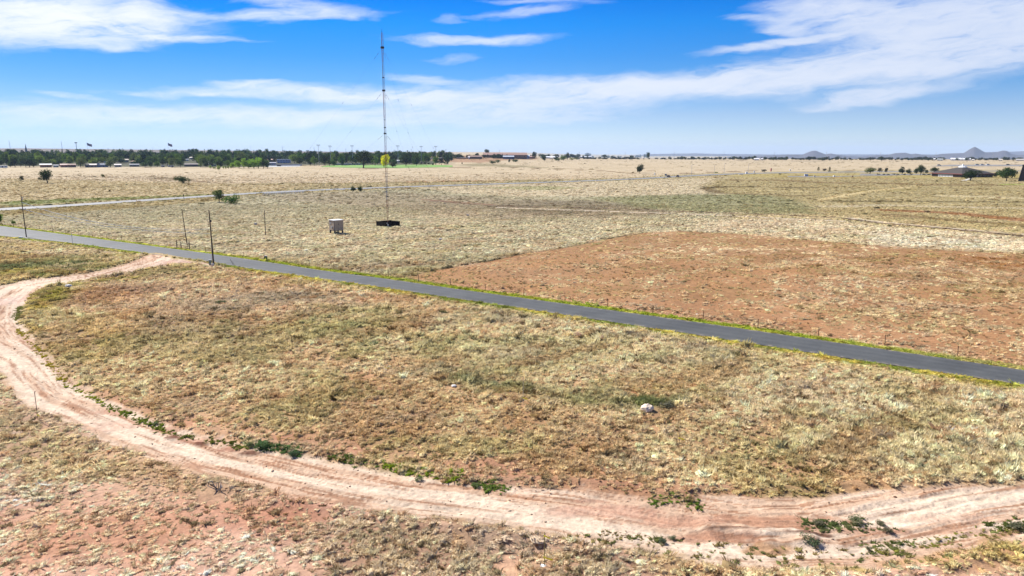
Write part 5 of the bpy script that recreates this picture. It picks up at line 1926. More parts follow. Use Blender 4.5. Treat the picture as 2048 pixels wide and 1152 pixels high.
# ------------------------------------------------------------------ guyed radio mast
mb_ = G(776, 452)
MH = up_to(mb_, 58) - 1
mast = empty('radio_mast', mb_, 'very tall guyed lattice radio mast with orange and white bands', 'mast')
fw = .34
tri = [(fw * math.cos(a), fw * math.sin(a)) for a in (.4, .4 + 2.0944, .4 + 4.18879)]
NB = 7
for bnd in range(NB):
    z0, z1 = MH * bnd / NB + (.8 if bnd == 0 else 0), MH * (bnd + 1) / NB
    m = MB()
    for (a, b) in tri:
        m.tube((a, b, z0), (a, b, z1), .04, .04, 5)
    k = 8
    for s in range(k):
        za, zb = z0 + (z1 - z0) * s / k, z0 + (z1 - z0) * (s + 1) / k
        for e in range(3):
            q, w = tri[e], tri[(e + 1) % 3]
            if s % 2:
                q, w = w, q
            m.tube((q[0], q[1], za), (w[0], w[1], zb), .02, .02, 4, False)
            m.tube((q[0], q[1], za), (w[0], w[1], za), .035, .035, 4, False)
    m.build('mast_section', ORANGE_BACKLIT if bnd % 2 == 0 else MWHITE_BACKLIT, mast)
m = MB(); m.tube((0, 0, 0), (0, 0, .9), .2, .5, 8); m.build('base_insulator', WHITE, mast)
m = MB(); m.box((0, 0, .12), (2, 2, .3)); m.build('footing', CONC, mast)
for f, s in ((.925, .8), (.71, .7), (.49, .6), (.775, .45), (.52, .45), (.56, .3)):
    m = MB(); m.tube((0, 0, MH * f - s * .35), (0, 0, MH * f + s * .35), s * .75, s * .75, 8); m.build('collar', DARKM, mast)
for z, L_ in ((.28, 1.2), (.31, .9), (.24, 1.0), (.20, 1.0)):
    m = MB(); m.tube((-L_, 0, MH * z), (L_, 0, MH * z), .06, .06, 5); m.build('cross_rod', ORANGE_BACKLIT, mast)
m = MB(); m.tube((0, 0, MH), (0, 0, MH + 1.2), .06, .03, 6); m.build('beacon', DARKM, mast)
for lev, rad in ((.925, 45), (.71, 38), (.49, 38)):
    for aa in (175, 298, 58):
        a = math.radians(aa)
        top = Vector((0, 0, MH * lev))
        end = Vector((math.cos(a) * rad, math.sin(a) * rad, 0))
        d = (end - top)
        m = MB(); m.tube(top, end, .009, .009, 4, False)
        g_ = m.build('guy_wire', WIRED, mast)
        for t in (.035, .055, .30, .55):
            q = top + d * t
            e = d.normalized()
            m = MB(); m.tube(q - e * (.4 if t < .1 else .25), q + e * (.4 if t < .1 else .25), .05, .05, 5); m.build('insulator', WIRED, g_)
for aa in (175, 298, 58):
    a = math.radians(aa)
    q = Vector((math.cos(a) * 45, math.sin(a) * 45, 0))
    m = MB(); m.box(q + Vector((0, 0, .3)), (.8, .8, .7)); m.build('anchor_block', CONC, mast)
# enclosure
pe = G(776, 456.5)
ew = size_at(pe, 24.5) * 1.37
enc = empty('mast_enclosure', mb_ + Vector((0, .3, 0)), 'low black board enclosure round the foot of the radio mast', 'enclosure', rz=math.radians(44))
eh = size_at(pe, 9.6)
for k in range(4):
    a = k * math.pi / 2
    for s in range(3):
        u = (s - 1) * ew / 3
        c = Vector((math.cos(a) * ew / 2 - math.sin(a) * u, math.sin(a) * ew / 2 + math.cos(a) * u, eh / 2))
        m = MB(); m.box(c, (.08, ew / 3 - .06, eh), rz=a); m.build('panel', BLACKP, enc)
    c = (math.cos(a + .785) * ew * .707, math.sin(a + .785) * ew * .707, eh / 2 + .05)
    m = MB(); m.box(c, (.2, .2, eh + .15), rz=a); m.build('post', BLACKP, enc)
m = MB(); m.box((-ew * .36, -ew / 2 - .06, eh * .42), (.42, .03, .5)); m.build('sign_plate', WHITE, enc)
m = MB(); m.box((-ew * .44, -ew / 2 - .06, eh * .80), (.8, .03, .22)); m.build('sign_plate', STEEL, enc)

# ------------------------------------------------------------------ vehicles
TYRE = plain('tyre', (.02, .02, .02), .9)


def car(px, py, col, label, rz, scale=1.0, kind='car', group=None):
    p = G(px, py)
    p.z += .12
    r = empty(kind, p, label, 'car' if kind == 'car' else 'van', group, rz=rz, sc=scale)
    body = plain('car_paint', col, .3, .03, 1, spec=.6)
    m = MB()
    m.prism([(-2.25, .35), (-2.2, .85), (-1.5, .95), (-.3, 1.02), (1.1, 1.0), (2.1, .82), (2.3, .6), (2.25, .32)], -.88, .88)
    m.build('body', body, r)
    m = MB()
    m.prism([(-1.9, .95), (-1.35, 1.45), (.35, 1.48), (1.15, 1.0)] if kind == 'car' else [(-2.1, .95), (-2.0, 1.9), (.9, 1.9), (1.5, 1.0)], -.74, .74)
    m.build('windows', GLASS, r)
    m = MB(); m.box((-.5, 0, 1.49 if kind == 'car' else 1.93), (1.8, 1.4, .07)); m.build('roof', body, r)
    for sx in (-1.4, 1.4):
        for sy in (-.86, .86):
            m = MB(); m.tube((sx, sy - .1, .33), (sx, sy + .1, .33), .33, .33, 10); m.build('wheel', TYRE, r)
    return r


car(1337.5, 354.8, (.05, .012, .012), 'dark maroon car on the highway, left of two', math.radians(70), 1.35)
car(1355.5, 354.2, (.06, .010, .010), 'dark red car on the highway, right of two', math.radians(70), 1.25)
car(1332, 352.2, (.7, .7, .7), 'white van on the far lane of the highway behind the cars', math.radians(70), 1.1, 'van')
for i, (px, py, c, lb) in enumerate(((1954, 330.5, (.3, .35, .4), 'grey car parked in the far lot above the hall roof'), (1964, 330.5, (.6, .62, .65), 'silver car parked in the far lot above the hall roof'),
                                     (1976, 330.5, (.7, .7, .7), 'white car parked at the right of the far lot'), (2016, 330.5, (.03, .03, .03), 'black car parked far right in the far lot'),
                                     (1878, 331.5, (.2, .2, .22), 'dark car on the lane left of the hall roof'))):
    car(px, py, c, lb, math.radians(8), 1.5)

# ------------------------------------------------------------------ buildings
_mats = {}


def colmat(c, rough=.75, var=.08):
    k = (tuple(c), rough)
    if k not in _mats:
        _mats[k] = plain('painted_wall', c, rough, var, .8)
    return _mats[k]


def house(px, py, wpx, hpx, wall, roof, label, depth=9, rz=0.0, kind='gable', nwin=3, name='house', cat='house', door=True, rise=.28, storeys=1):
    p = G(px, py)
    w = size_at(p, wpx)
    h = size_at(p, hpx)
    rh = depth * rise * .5
    r = empty(name, p, label, cat, rz=rz - math.atan2(p.x, p.y))
    m = MB(); m.box((0, depth / 2, h / 2), (w, depth, h)); m.build('wall', colmat(wall), r)
    m = MB()
    o = .5
    if kind == 'gable':
        prof = [(-o, h - .1), (depth / 2, h + rh), (depth + o, h - .1), (depth + o, h + .12), (depth / 2, h + rh + .25), (-o, h + .12)]
        m.prism(prof, -w / 2 - o, w / 2 + o, axis='x')
    elif kind == 'hip':
        i = min(depth / 2, w / 2 - .1)
        a = [(-w / 2 - o, -o, h), (w / 2 + o, -o, h), (w / 2 + o, depth + o, h), (-w / 2 - o, depth + o, h)]
        b = [(-w / 2 + i, depth / 2, h + rh), (w / 2 - i, depth / 2, h + rh)]
        m.v = a + b
        m.f = [(0, 1, 5, 4), (1, 2, 5), (2, 3, 4, 5), (3, 0, 4), (3, 2, 1, 0)]
    else:
        m.box((0, depth / 2, h + .15), (w + .6, depth + .6, .3))
    m.build('roof', colmat(roof, .7), r)
    for s in range(storeys):
        for k in range(nwin):
            x = (k + .5) / nwin * w - w / 2
            if door and k == nwin // 2 and s == 0 and nwin > 1:
                m = MB(); m.box((x, -.03, min(1.1, h * .38)), (1.1, .06, min(2.2, h * .76))); m.build('door', DARKM, r)
                continue
            zc = h * (s + .55) / storeys
            m = MB(); m.box((x, -.03, zc), (min(1.8, w / nwin * .55), .06, h / storeys * .34)); m.build('window', GLASS, r)
    return r


BRN, TANW, GRYW, WHT, BLU = (.16, .10, .085), (.50, .42, .34), (.34, .34, .36), (.68, .68, .66), (.20, .26, .36)
ROOFD, ROOFT, ROOFW, ROOFR = (.10, .085, .075), (.42, .34, .27), (.66, .65, .62), (.26, .13, .085)
for args in (
        (5, 335.5, 17, 4, WHT, ROOFW, 'row of white trailers at the left frame edge', 6, 'flat'),
        (92, 334.8, 20, 5, (.35, .16, .10), ROOFW, 'long low house with a bright white roof at left', 9, 'gable'),
        (112, 334.8, 9, 4, (.30, .42, .42), GRYW, 'small teal shed right of the white roofed house', 5, 'gable'),
        (128.5, 334.8, 13, 5, (.34, .16, .12), (.56, .40, .34), 'pinkish roofed house, left of the two brown houses', 8, 'gable'),
        (144, 334.8, 14, 5, (.18, .10, .08), (.30, .19, .15), 'brown house, right of the two brown houses', 8, 'gable'),
        (174, 335, 6, 6, (.12, .12, .12), ROOFD, 'dark grey shed left of the white and tan house', 6, 'gable'),
        (184, 334.9, 17, 5, (.22, .16, .14), (.66, .60, .54), 'house with a white and tan roof in the front row', 9, 'gable'),
        (204, 334.5, 22, 5, BLU, (.18, .20, .26), 'blue grey house in the front row', 9, 'gable'),
        (218, 328.5, 16, 4, GRYW, (.60, .58, .54), 'pale roofed house behind the blue grey house', 9, 'gable'),
        (236, 334, 12, 4, (.22, .24, .26), (.68, .62, .58), 'small house with a pale roof right of the blue grey house', 8, 'gable'),
        (246, 325, 20, 5, (.42, .38, .30), (.46, .40, .32), 'big tan house higher up among the trees', 10, 'gable'),
        (268, 327, 12, 4, (.16, .09, .07), (.42, .24, .17), 'house with a reddish roof among the trees', 8, 'hip'),
        (269, 333.5, 17, 4, (.16, .17, .19), (.24, .25, .28), 'low dark grey house at the front of the tree belt', 7, 'gable'),
        (326, 334.2, 6, 3.5, (.45, .45, .46), (.5, .5, .5), 'small grey trailer left of the cars in the tree belt', 4, 'flat'),
        (342, 333.8, 11, 3, (.5, .5, .52), (.55, .55, .58), 'pale parked trailer under the dark trees', 4, 'flat'),
        (373, 322, 8, 3, WHT, (.7, .66, .6), 'small white roofed house left of the brown row', 6, 'gable'),
        (384, 318.5, 9, 3, WHT, (.66, .6, .5), 'white house high in the tree belt', 7, 'gable'),
        (385, 333, 30, 4, (.15, .12, .11), (.22, .18, .17), 'long dark brown row house in the tree belt', 8, 'gable'),
        (425, 332.8, 13, 4, (.24, .26, .30), (.30, .32, .36), 'grey blue house left of the saplings', 8, 'gable'),
        (509, 318, 10, 4, (.55, .48, .38), (.6, .52, .42), 'tan house above the light green thicket', 8, 'hip'),
        (541, 324, 20, 4, (.20, .13, .11), (.46, .30, .24), 'house with a brown roof left of the white block', 9, 'gable'),
        (545, 330, 14, 4, (.30, .31, .36), (.34, .35, .40), 'grey house below the brown roofed house', 7, 'gable'),
        (568, 326.5, 26, 7.5, (.46, .47, .56), (.70, .72, .76), 'two storey white apartment block left of the park', 10, 'flat'),
        (700, 330, 60, 2.6, (.22, .26, .34), (.34, .38, .46), 'long low row of vehicles sheds behind the park lawn', 5, 'flat'),
        (803, 325, 34, 3.4, (.42, .42, .46), (.66, .66, .68), 'pale buildings behind the park trees', 8, 'gable'),
        (868, 318.8, 46, 2.6, (.36, .38, .42), (.76, .77, .80), 'long white roofed shed above the park', 12, 'flat'),
        (897, 317.6, 6, 3, WHT, WHT, 'small white building at the right end of the long shed', 6, 'gable'),
        (925, 317.5, 24, 2.5, (.10, .07, .06), (.60, .60, .60), 'low dark building with a pale roof left of the school', 12, 'flat'),
        (938, 318.3, 3, 4, (.8, .8, .8), (.8, .8, .8), 'tiny white gable between the shed and the school', 5, 'gable'),
        (950, 317.8, 28, 4, (.07, .055, .05), (.24, .16, .13), 'brown roofed building at the left of the school', 14, 'gable'),
        (1010, 316.5, 88, 6.5, (.22, .15, .12), (.30, .19, .15), 'large school building with a long reddish brown roof', 26, 'gable'),
        (1044, 317.8, 30, 5.0, (.44, .50, .64), (.66, .70, .78), 'pale blue white wing of the school', 14, 'gable'),
        (1017, 318.4, 22, 5, (.09, .12, .20), (.50, .54, .62), 'dark fronted entrance block of the school', 10, 'gable'),
        (1062, 317.5, 16, 3.5, (.16, .09, .08), (.38, .24, .22), 'brown roofed building right of the school', 10, 'gable'),
        (1098, 317.0, 34, 2.6, (.5, .5, .5), (.76, .77, .80), 'long white roof right of the school', 12, 'gable'),
        (1103, 318.6, 6, 2.4, (.62, .55, .46), (.7, .62, .52), 'tiny cream hut under the long white roof', 5, 'gable'),
        (1172, 316.6, 22, 3.0, (.36, .38, .42), (.60, .62, .66), 'pale grey shed on the crest of the meadow', 10, 'gable'),
        (1419, 317.6, 4, 2, WHT, WHT, 'tiny white building on the skyline right of centre', 5, 'gable'),
        (1513, 320, 10, 2, (.75, .75, .75), (.8, .8, .8), 'small white long building on the right skyline', 8, 'gable'),
        (1524, 320, 4, 2.4, (.75, .75, .75), (.8, .8, .8), 'small white hut right of the long skyline building', 6, 'gable'),
        (1868.5, 321, 3, 3, (.8, .8, .8), (.8, .8, .8), 'tiny white building above the hall at left', 6, 'gable'),
        (1880, 321.2, 10, 2.4, (.42, .43, .42), (.46, .48, .46), 'grey building above the left slope of the hall roof', 8, 'gable'),
        (1921, 321.0, 34, 2.6, (.72, .72, .72), (.78, .80, .84), 'long white roofed barn above the hall', 14, 'gable'),
        (1946, 321.6, 4, 2, (.7, .66, .6), (.7, .66, .6), 'tiny pale hut right of the long white barn', 6, 'gable'),
        (2001, 321.6, 6, 2.4, (.7, .62, .5), (.66, .6, .5), 'small tan building near the right end of the skyline', 7, 'gable'),
        (2040, 321.4, 14, 2, (.45, .43, .40), (.5, .48, .45), 'low grey building at the right end of the skyline', 9, 'gable')):
    px, py, w, h, wa, ro, lb, dp, kd = args
    house(px, py, w, h, wa, ro, lb, depth=dp * (1.5 if py < 325 else 1.2), kind=kd, nwin=max(2, min(9, int(w / 5))), storeys=2 if 'two storey' in lb else 1,
          name='shed' if 'shed' in lb else 'building' if w > 20 else 'house', cat='shed' if 'shed' in lb else 'building' if w > 20 else 'house')
# low pale wall of the lot by the apartment block
p = G(573, 331.5)
m = MB(); m.box((0, 0, size_at(p, 1.6)), (size_at(p, 62), .5, size_at(p, 3.2)))
tag(m.build('boundary_wall', colmat((.42, .43, .46)), None, p), 'long pale low wall in front of the white apartment block', 'wall')

# ---- the hall with the big pyramid roof, one corner towards the field
p = G(1923, 355)
hb_ = math.atan2(p.x, p.y)
dia = size_at(p, 113)
S = dia / math.sqrt(2) * .95
vd = Vector((math.sin(hb_), math.cos(hb_), 0))
hall = empty('hall', p + vd * (S * .7071), 'low brown hall with a broad dark hipped roof and white skylight', 'building', rz=math.pi / 4 - hb_)
# local -x,-y corner faces the camera: faces at y=-S/2 (right hand) and x=-S/2 (left hand)
wh = size_at(p, 7.2)
m = MB(); m.box((0, 0, wh / 2), (S, S, wh)); m.build('wall', colmat((.075, .052, .048)), hall)
rt = up_to(hall.location, 334)
m = MB()
e = S / 2 + 1.6
k_ = S * .05
m.v = [(-e, -e, wh), (e, -e, wh), (e, e, wh), (-e, e, wh), (-k_, -k_, rt), (k_, -k_, rt), (k_, k_, rt), (-k_, k_, rt)]
m.f = [(0, 1, 5, 4), (1, 2, 6, 5), (2, 3, 7, 6), (3, 0, 4, 7), (4, 5, 6, 7), (3, 2, 1, 0)]
ROOFM = colmat((.058, .050, .045), .85, .12)
m.build('roof', ROOFM, hall)
FM_ = colmat((.24, .075, .065))
m = MB(); m.box((0, -e - .05, wh - .2), (2 * e + .2, .12, .5)); m.build('fascia', FM_, hall)
m = MB(); m.box((-e - .05, 0, wh - .2), (.12, 2 * e, .5)); m.build('fascia', FM_, hall)
m = MB(); m.tube((0, 0, rt - .3), (0, 0, rt + 1.1), 4.2, 2.4, 10); m.build('skylight', WHITE, hall)
m = MB(); m.box((0, 0, rt + 1.9), (1.2, 1.2, 1.7)); m.build('cupola', WHITE, hall)
# garage doors on the left hand face
gy0, gy1 = -S * .22, S * .28
m = MB(); m.box((-S / 2 - .06, (gy0 + gy1) / 2, wh * .36), (.12, gy1 - gy0, wh * .62)); gd = m.build('garage_door', WHITE, hall)
for k in range(5):
    m = MB(); m.box((-S / 2 - .15, gy0 + (gy1 - gy0) * (k + .5) / 5, wh * .36), (.08, .3, wh * .62)); m.build('mullion', STEEL, gd)
for t in (-.42, -.32, .12, .22, .32, .42):
    m = MB(); m.box((t * S, -S / 2 - .05, wh * .5), (S * .05, .1, wh * .5)); m.build('window', GLASS, hall)
m = MB(); m.box((S * .0, -S / 2 - .07, wh * .34), (S * .05, .14, wh * .68)); m.build('door', colmat((.45, .35, .28)), hall)
# brown block at the right edge
p = G(2036, 362)
tb_ = math.atan2(p.x, p.y)
m_ = empty('tower_block', p, 'tall brown windowless building cut by the right frame edge', 'building', rz=-tb_)
bh = up_to(p, 331)
bw = size_at(p, 60)
m = MB()
m.v = [(0, 0, 0), (bw, 0, 0), (bw, 18, 0), (0, 18, 0), (1.9, .3, bh), (bw, .3, bh * 1.15), (bw, 17.5, bh * 1.15), (1.9, 17.5, bh)]
m.f = [(0, 1, 5, 4), (1, 2, 6, 5), (2, 3, 7, 6), (3, 0, 4, 7), (3, 2, 1, 0), (4, 5, 6, 7)]
m.build('wall', colmat((.075, .058, .056)), m_)
m = MB()
m.v = [(1.5, -.2, bh), (bw + .4, -.2, bh * 1.15), (bw + .4, 18, bh * 1.15), (1.5, 18, bh), (1.5, -.2, bh + .5), (bw + .4, -.2, bh * 1.15 + .5), (bw + .4, 18, bh * 1.15 + .5), (1.5, 18, bh + .5)]
m.f = [(0, 1, 5, 4), (1, 2, 6, 5), (2, 3, 7, 6), (3, 0, 4, 7), (3, 2, 1, 0), (4, 5, 6, 7)]
m.build('roof', ROOFM, m_)
# parking surface and drives by the hall (thin sheets)
def sheet(name, pts, z, mat, label, cat):
    w = [G(*q) for q in pts]
    c = w[0]
    m = MB(); m.poly([(q.x - c.x, q.y - c.y, q.z) for q in w])
    o = m.build(name, mat, None, (c.x, c.y, z))
    tag(o, label, cat, kind='structure')


sheet('parking_lot', [(1720, 350.2), (1880, 350.4), (1880, 348.6), (1720, 347.6)], .12, M_HWY, 'grey car park left of the hall', 'car park')
sheet('side_road', [(1575, 354.0), (1640, 354.9), (1740, 352), (1800, 350.8), (1800, 350.1), (1740, 350.8), (1660, 352.8), (1575, 352.2)], .14, M_HWY, 'thin grey side road left of the hall', 'road')
sheet('footpath', [(1922, 361.5), (1940, 356.5), (1947, 356.5), (1932, 361.5)], .13, CONC, 'pale concrete path in front of the hall', 'path')
sheet('far_lane', [(1860, 332.8), (2200, 332.2), (2200, 329.6), (1900, 329.6)], .2, M_HWY, 'grey lane and lot above the hall roof', 'road')
M_LAWN = plain('mown_lawn', (.15, .27, .05), .9, .2, .2)
sheet('park_lawn', [(640, 334), (700, 335.6), (800, 336.2), (905, 334), (905, 331), (860, 329.6), (760, 330), (700, 330.5), (655, 330.5)], .25, M_LAWN, 'bright green lawn of the park under the trees', 'lawn')
M_LOT = plain('pale_lot', (.42, .44, .44), .9, .1, .2)
sheet('gravel_lot', [(536, 334), (600, 333), (600, 331.6), (536, 332)], .2, M_LOT, 'pale gravel lot in front of the apartment block', 'lot')
0 and sheet('bare_slope', [(880, 327), (960, 328), (1010, 325), (1075, 322), (1075, 319.5), (960, 319.5), (860, 320.5), (845, 324)], .3, plain('slope_soil', A(200, 158, 118), .95, .15, .05), 'bare reddish slope below the school', 'slope')

# grey box, signs, white things near the lamp posts
for (px, py, w, h, c, lb, nm) in ((1612, 352.6, 7, 4, (.55, .56, .6), 'pale grey container beside the side road', 'container'), (1493, 348, 3.2, 4.0, (.75, .75, .75), 'white cabinet at the foot of the right lamp post', 'cabinet'),
                                  (1432, 346, 7, 2, (.75, .70, .25), 'pale yellow barrier on the highway verge', 'barrier'), (1482, 349.3, 8, 1.0, (.7, .7, .66), 'pale slab on the verge near the lamp posts', 'slab'),
                                  (1309.5, 350.3, 2, 4.6, (.7, .7, .66), 'white marker post left of the two cars', 'marker'), (1508, 346, 1.5, 4, (.6, .6, .6), 'small grey marker post right of the cabinet', 'marker'),
                                  (1542, 343, 2, 6, (.35, .10, .09), 'small red sign by the highway', 'sign'), (1580, 342, 2, 3, (.6, .6, .6), 'small grey sign right of the red sign', 'sign'),
                                  (1668, 353.4, 3, 2, (.8, .78, .7), 'small white box beside the side road', 'cabinet'), (1705, 353.8, 2.4, 2, (.2, .12, .12), 'small dark red cabinet by the side road', 'cabinet'),
                                  (1629, 355, 2, 4, (.3, .3, .32), 'small dark grey cabinet by the side road', 'cabinet'), (558, 332.7, 8, 2.6, (.03, .018, .015), 'dark low trailer in the gravel lot', 'trailer')):
    p = G(px, py)
    w_, h_ = size_at(p, w), size_at(p, h)
    r = empty(nm, p, lb, nm)
    m = MB(); m.box((0, 0, h_ / 2 + .1), (w_, min(w_, 1.4), h_)); m.build('body', colmat(c), r)
    m = MB(); m.box((0, 0, h_ + .15), (w_ * 1.08, min(w_, 1.4) * 1.1, .14)); m.build('top', colmat(tuple(min(1, v * 1.1) for v in c)), r)

# guard rail on the highway
p = G(526, 390.5); q = G(608, 386)
gr = empty('guard_rail', p, 'white posted guard rail on the near side of the highway', 'guard rail')
n = 26
for k in range(n):
    t = k / (n - 1)
    c = p.lerp(q, t) - p
    m = MB(); m.box(c + Vector((0, 0, .45)), (.35, .3, 1.2)); m.build('post', WHITE, gr)
m = MB(); m.tube(Vector((0, 0, .95)), q - p + Vector((0, 0, .95)), .14, .14, 4); m.build('rail', STEEL, gr)

# street lamps on the highway
for k, (px, py, h) in enumerate(((1383, 350.5, 21), (1428.5, 347, 17), (1448, 347, 19.5), (1496, 347.5, 19.5))):
    p = G(px, py)
    H = up_to(p, py - h)
    lb = ('leftmost', 'second from left', 'third from left', 'rightmost')[k]
    r = empty('street_lamp', p, f'slim grey street lamp on the highway, {lb} of the four', 'street lamp', 'street lamps on the highway')
    m = MB(); m.tube((0, 0, 0), (0, 0, H), .14, .09, 6); m.build('post', STEEL, r)
    m = MB(); m.tube((0, 0, H), (1.6, 0, H + .2), .07, .07, 5); m.build('arm', STEEL, r)
    m = MB(); m.box((1.4, 0, H + .25), (1.6, .6, .3)); m.build('lamp_head', DARKM, r)

# ballpark light masts
for k, (px, ty, by) in enumerate(((638.5, 290.5, 331), (661.5, 292.5, 329), (705.5, 292, 329), (796.5, 292, 328), (843, 293, 326), (872, 293, 325))):
    p = G(px, by)
    H = up_to(p, ty)
    lb = ('leftmost', 'second', 'third', 'fourth', 'fifth', 'rightmost')[k]
    r = empty('light_mast', p, f'tall ballpark light mast rising over the park trees, {lb} of six from the left', 'light mast', 'ballpark light masts')
    m = MB(); m.tube((0, 0, 0), (0, 0, H), .42, .26, 7); m.build('post', STEEL, r)
    for j in range(2):
        m = MB(); m.box((0, 0, H - j * 1.4), (6.2 - j * 1.2, .2, .22)); m.build('crossarm', DARKM, r)
    for j in range(6):
        m = MB(); m.box((-2.7 + j * 1.08, -.3, H + .35), (.8, .4, .75)); m.build('floodlight', DARKM, r)

# flags
FLAGM = []
def flag_mat():
    m, T = new_mat('striped_flag')
    out = T.n('ShaderNodeOutputMaterial')
    bs = T.n('ShaderNodeBsdfPrincipled')
    a = T.n('ShaderNodeAttribute', attribute_name='uvw')
    s = T.n('ShaderNodeSeparateXYZ'); T.put(s.inputs[0], a.outputs['Vector'])
    st = T.m('GREATER_THAN', T.m('FRACT', T.m('MULTIPLY', s.outputs[1], 6.5)), .5)
    red = T.mix(st, (.45, .05, .06, 1), (.75, .75, .75, 1))
    can = T.m('MULTIPLY', T.m('LESS_THAN', s.outputs[0], .4), T.m('GREATER_THAN', s.outputs[1], .46))
    T.put(bs.inputs['Base Color'], T.mix(can, red, (.05, .07, .2, 1)))
    bs.inputs['Roughness'].default_value = .8
    T.put(out.inputs[0], bs.outputs[0])
    return m


FM = flag_mat()
for (px, ty, by, fwid, lb) in ((177, 285.5, 318, 9.5, 'large striped flag flying above the town trees, left of two'), (338.5, 285.8, 318, 8, 'large striped flag flying above the town trees, right of two')):
    p = G(px, by)
    H = up_to(p, ty)
    r = empty('flagpole', p, lb, 'flag')
    m = MB(); m.tube((0, 0, 0), (0, 0, H), .25, .12, 6); m.build('pole', STEEL, r)
    fw_, fh_ = size_at(p, fwid), size_at(p, 5)
    co, fa, uv = [], [], []
    for i in range(13):
        for j in range(7):
            u, v = i / 12, j / 6
            co.append((.2 + u * fw_, math.sin(u * 9) * .7, H - fh_ + v * fh_ - u * fh_ * .7 - math.sin(u * 5) * .3))
            uv.append((u, v, 0))
    for i in range(12):
        for j in range(6):
            a = i * 7 + j
            fa.append((a, a + 1, a + 8, a + 7))
    me = mesh_np('banner', co, fa)
    at = me.attributes.new('uvw', 'FLOAT_VECTOR', 'POINT')
    at.data.foreach_set('vector', np.array(uv, np.float32).ravel())
    link('banner', me, FM, r)

# slim masts and poles on the skyline
for (px, ty, by, r_, lb) in ((23, 281.5, 314, .5, 'tall leaning grey chimney like pole at the left skyline'), (127, 283.5, 316, .5, 'tall grey pole between the steeple and the water tank'),
                             (307, 292, 314, .25, 'thin pole on the skyline left of the right flag'), (503, 293, 314, .25, 'thin pole on the skyline above the light green thicket')):
    p = G(px, by)
    H = up_to(p, ty)
    r = empty('skyline_pole', p, lb, 'pole')
    m = MB(); m.tube((0, 0, 0), (-.03 * H, 0, H), r_, r_ * .6, 7); m.build('post', STEEL, r)
    m = MB(); m.tube((-.03 * H, 0, H), (-.03 * H, 0, H + 1.2), r_ * .3, r_ * .2, 5); m.build('tip', DARKM, r)
p = G(54, 315); H = size_at(p, 27)
r = empty('church_steeple', p, 'small pointed steeple on the skyline at far left', 'steeple')
m = MB(); m.box((0, 0, H * .3), (3, 3, H * .6)); m.build('tower', colmat((.3, .28, .28)), r)
m = MB(); m.tube((0, 0, H * .6), (0, 0, H), 1.8, .1, 6); m.build('spire', colmat((.2, .2, .22)), r)
p = G(155, 315); H = size_at(p, 29)
r = empty('water_tank', p, 'small elevated tank on a slim stem above the town trees', 'water tower')
m = MB(); m.tube((0, 0, 0), (0, 0, H), .6, .6, 7); m.build('stem', STEEL, r)
m = MB(); m.tube((0, 0, H - 1.0), (0, 0, H + .8), 2.6, 2.9, 10); m.build('tank', DARKM, r)
p = G(157, 315)
for k, (px, ty) in enumerate(((218, 296), (566, 292), (629, 294), (692, 297), (823, 297), (892, 297.5), (999, 299), (1158, 303), (1250, 304), (1348, 302.5), (1447.5, 302.5), (1548.5, 303.5), (1652, 303), (1760, 304), (1871, 304.5), (1985, 305))):
    by = 315 if px < 1000 else 319.5
    p = G(px, by)
    H = up_to(p, ty)
    pl_ = ('above the tank and left flag', 'above the white apartment block', 'by the leftmost ballpark mast', 'between the second and third ballpark masts', 'between the fourth and fifth ballpark masts', 'right of the rightmost ballpark mast',
           'above the school roof', 'above the crest shed', 'left of the lone meadow tree', 'above the two cars', 'above the third street lamp', 'left of the first hill', 'right of the first rounded hill', 'between the hills, above the yellow green tree',
           'left of the pointed peak', 'right of the pointed peak')[k]
    r = empty('power_pylon', p, f'thin grey transmission pole on the skyline {pl_}', 'pylon', 'transmission poles along the skyline')
    m = MB(); m.tube((0, 0, 0), (0, 0, H), .45, .28, 6); m.build('post', STEEL, r)
    m = MB(); m.box((0, 0, H * .9), (3.5, .3, .3)); m.build('crossarm', STEEL, r)

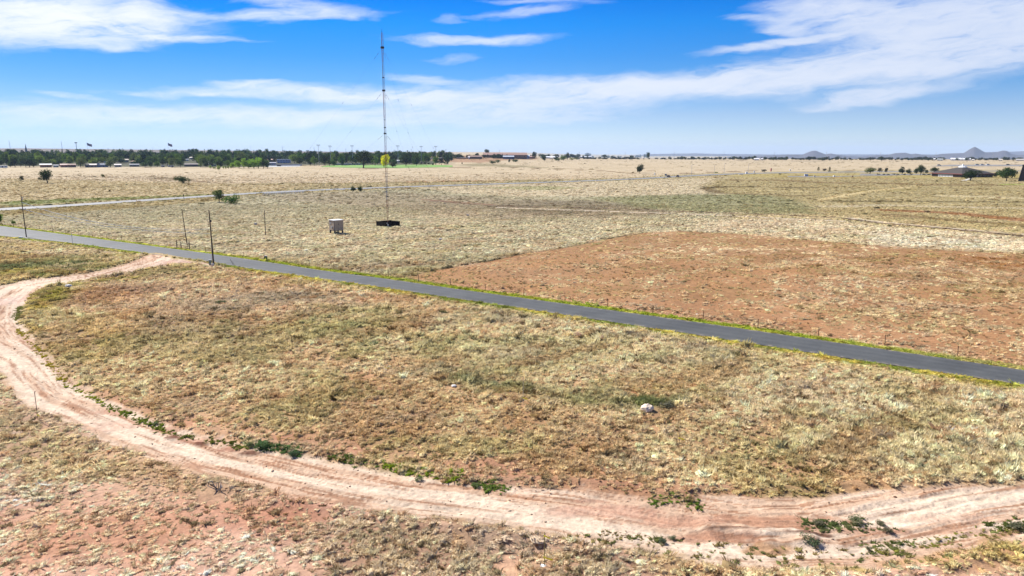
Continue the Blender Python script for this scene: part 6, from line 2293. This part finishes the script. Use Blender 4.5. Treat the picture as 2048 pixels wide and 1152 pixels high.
# ------------------------------------------------------------------ distant hills
def hills(name, prof, dist, thick, col, label, seed, basez):
    """ridge given as (bearing px, crest px); built as a solid range with spurs"""
    px = np.array([a for a, b in prof], float); cr = np.array([b for a, b in prof], float)
    n = int((px[-1] - px[0]) / 3)
    X = np.linspace(px[0], px[-1], n)
    C = np.interp(X, px, cr)
    k = np.array([1, 2, 1]) / 4
    K = 22
    co = []
    for i in range(n):
        th = math.atan2(X[i] - 1024, F * math.cos(PITCH))
        zc = CAM_H + (HORIZON - C[i]) / F * dist
        for j in range(K):
            t = j / (K - 1) * 2 - 1
            rr_ = dist + t * thick
            fall = (1 - abs(t)) ** 1.25
            sp_ = float(vn(np.array([X[i] / 11. + t * 1.2]), np.array([t * 2.2 + seed]), seed)[0])
            z = basez + (zc - basez) * (fall * (1 - .35 * (1 - fall) * sp_ * 2))
            if abs(t) < 1.0 / (K - 1) + 1e-6:
                z = zc + (sp_ - .5) * .02 * (zc - basez)
            co.append((math.sin(th) * rr_, math.cos(th) * rr_, z))
    fa = []
    for i in range(n - 1):
        for j in range(K - 1):
            a = i * K + j
            fa.append((a, a + K, a + K + 1, a + 1))
    me = mesh_np(name, co, fa)
    o = link(name, me, plain(name + '_rock', col, .95, .2, .004))
    tag(o, label, 'hills', kind='structure')


hills('near_hills', [(1440, 313), (1500, 311), (1540, 310), (1560, 308.5), (1585, 309), (1594, 305), (1604, 301.6), (1611, 301.2), (1618, 304), (1630, 308), (1640, 306.5), (1650, 308), (1660, 309.5),
                     (1672, 311), (1700, 312), (1720, 310.5), (1738, 308.3), (1750, 309), (1765, 305.7), (1785, 305.2), (1796, 307.6), (1804, 306.4), (1815, 308), (1835, 310),
                     (1852, 307), (1880, 306), (1897, 305.5), (1908, 299), (1917, 295.2), (1926, 299), (1937, 304), (1948, 304.5), (1960, 304), (1972, 301.4), (1980, 302),
                     (1988, 306.5), (2000, 308.5), (2020, 308), (2048, 305), (2090, 303), (2150, 308)], 12000, 1500, (.055, .047, .050), 'pointed bare hills on the right horizon', 3, -84)
hills('far_hills', [(1240, 312), (1290, 308), (1340, 307), (1380, 306.5), (1420, 307.5), (1470, 308), (1520, 308.5), (1580, 308), (1700, 308), (1850, 308), (1960, 303.5), (2000, 303), (2040, 301), (2080, 299.5), (2160, 301), (2260, 308)],
      19000, 2000, (.055, .05, .055), 'very faint long range behind the pointed hills', 5, -84)
hills('town_ridge', [(-500, 298), (0, 298.2), (100, 298.0), (200, 298.8), (400, 300.5), (560, 302), (700, 303.5), (900, 306), (1000, 308)], 5200, 900, (.13, .105, .085), 'low flat ridge behind the town trees', 9, 0)

# ------------------------------------------------------------------ haze
hz_m, T = new_mat('haze_air')
vol = T.n('ShaderNodeVolumePrincipled')
vol.inputs['Color'].default_value = (.55, .72, 1.0, 1)
vol.inputs['Density'].default_value = 3.2e-5
vol.inputs['Anisotropy'].default_value = .0
o_ = T.n('ShaderNodeOutputMaterial')
T.t.links.new(vol.outputs[0], o_.inputs['Volume'])
m = MB(); m.box((0, 10750, 5), (50000, 22500, 310))
haze = m.build('haze', hz_m)
tag(haze, 'thin pale air haze over the whole plain', 'haze', kind='stuff')
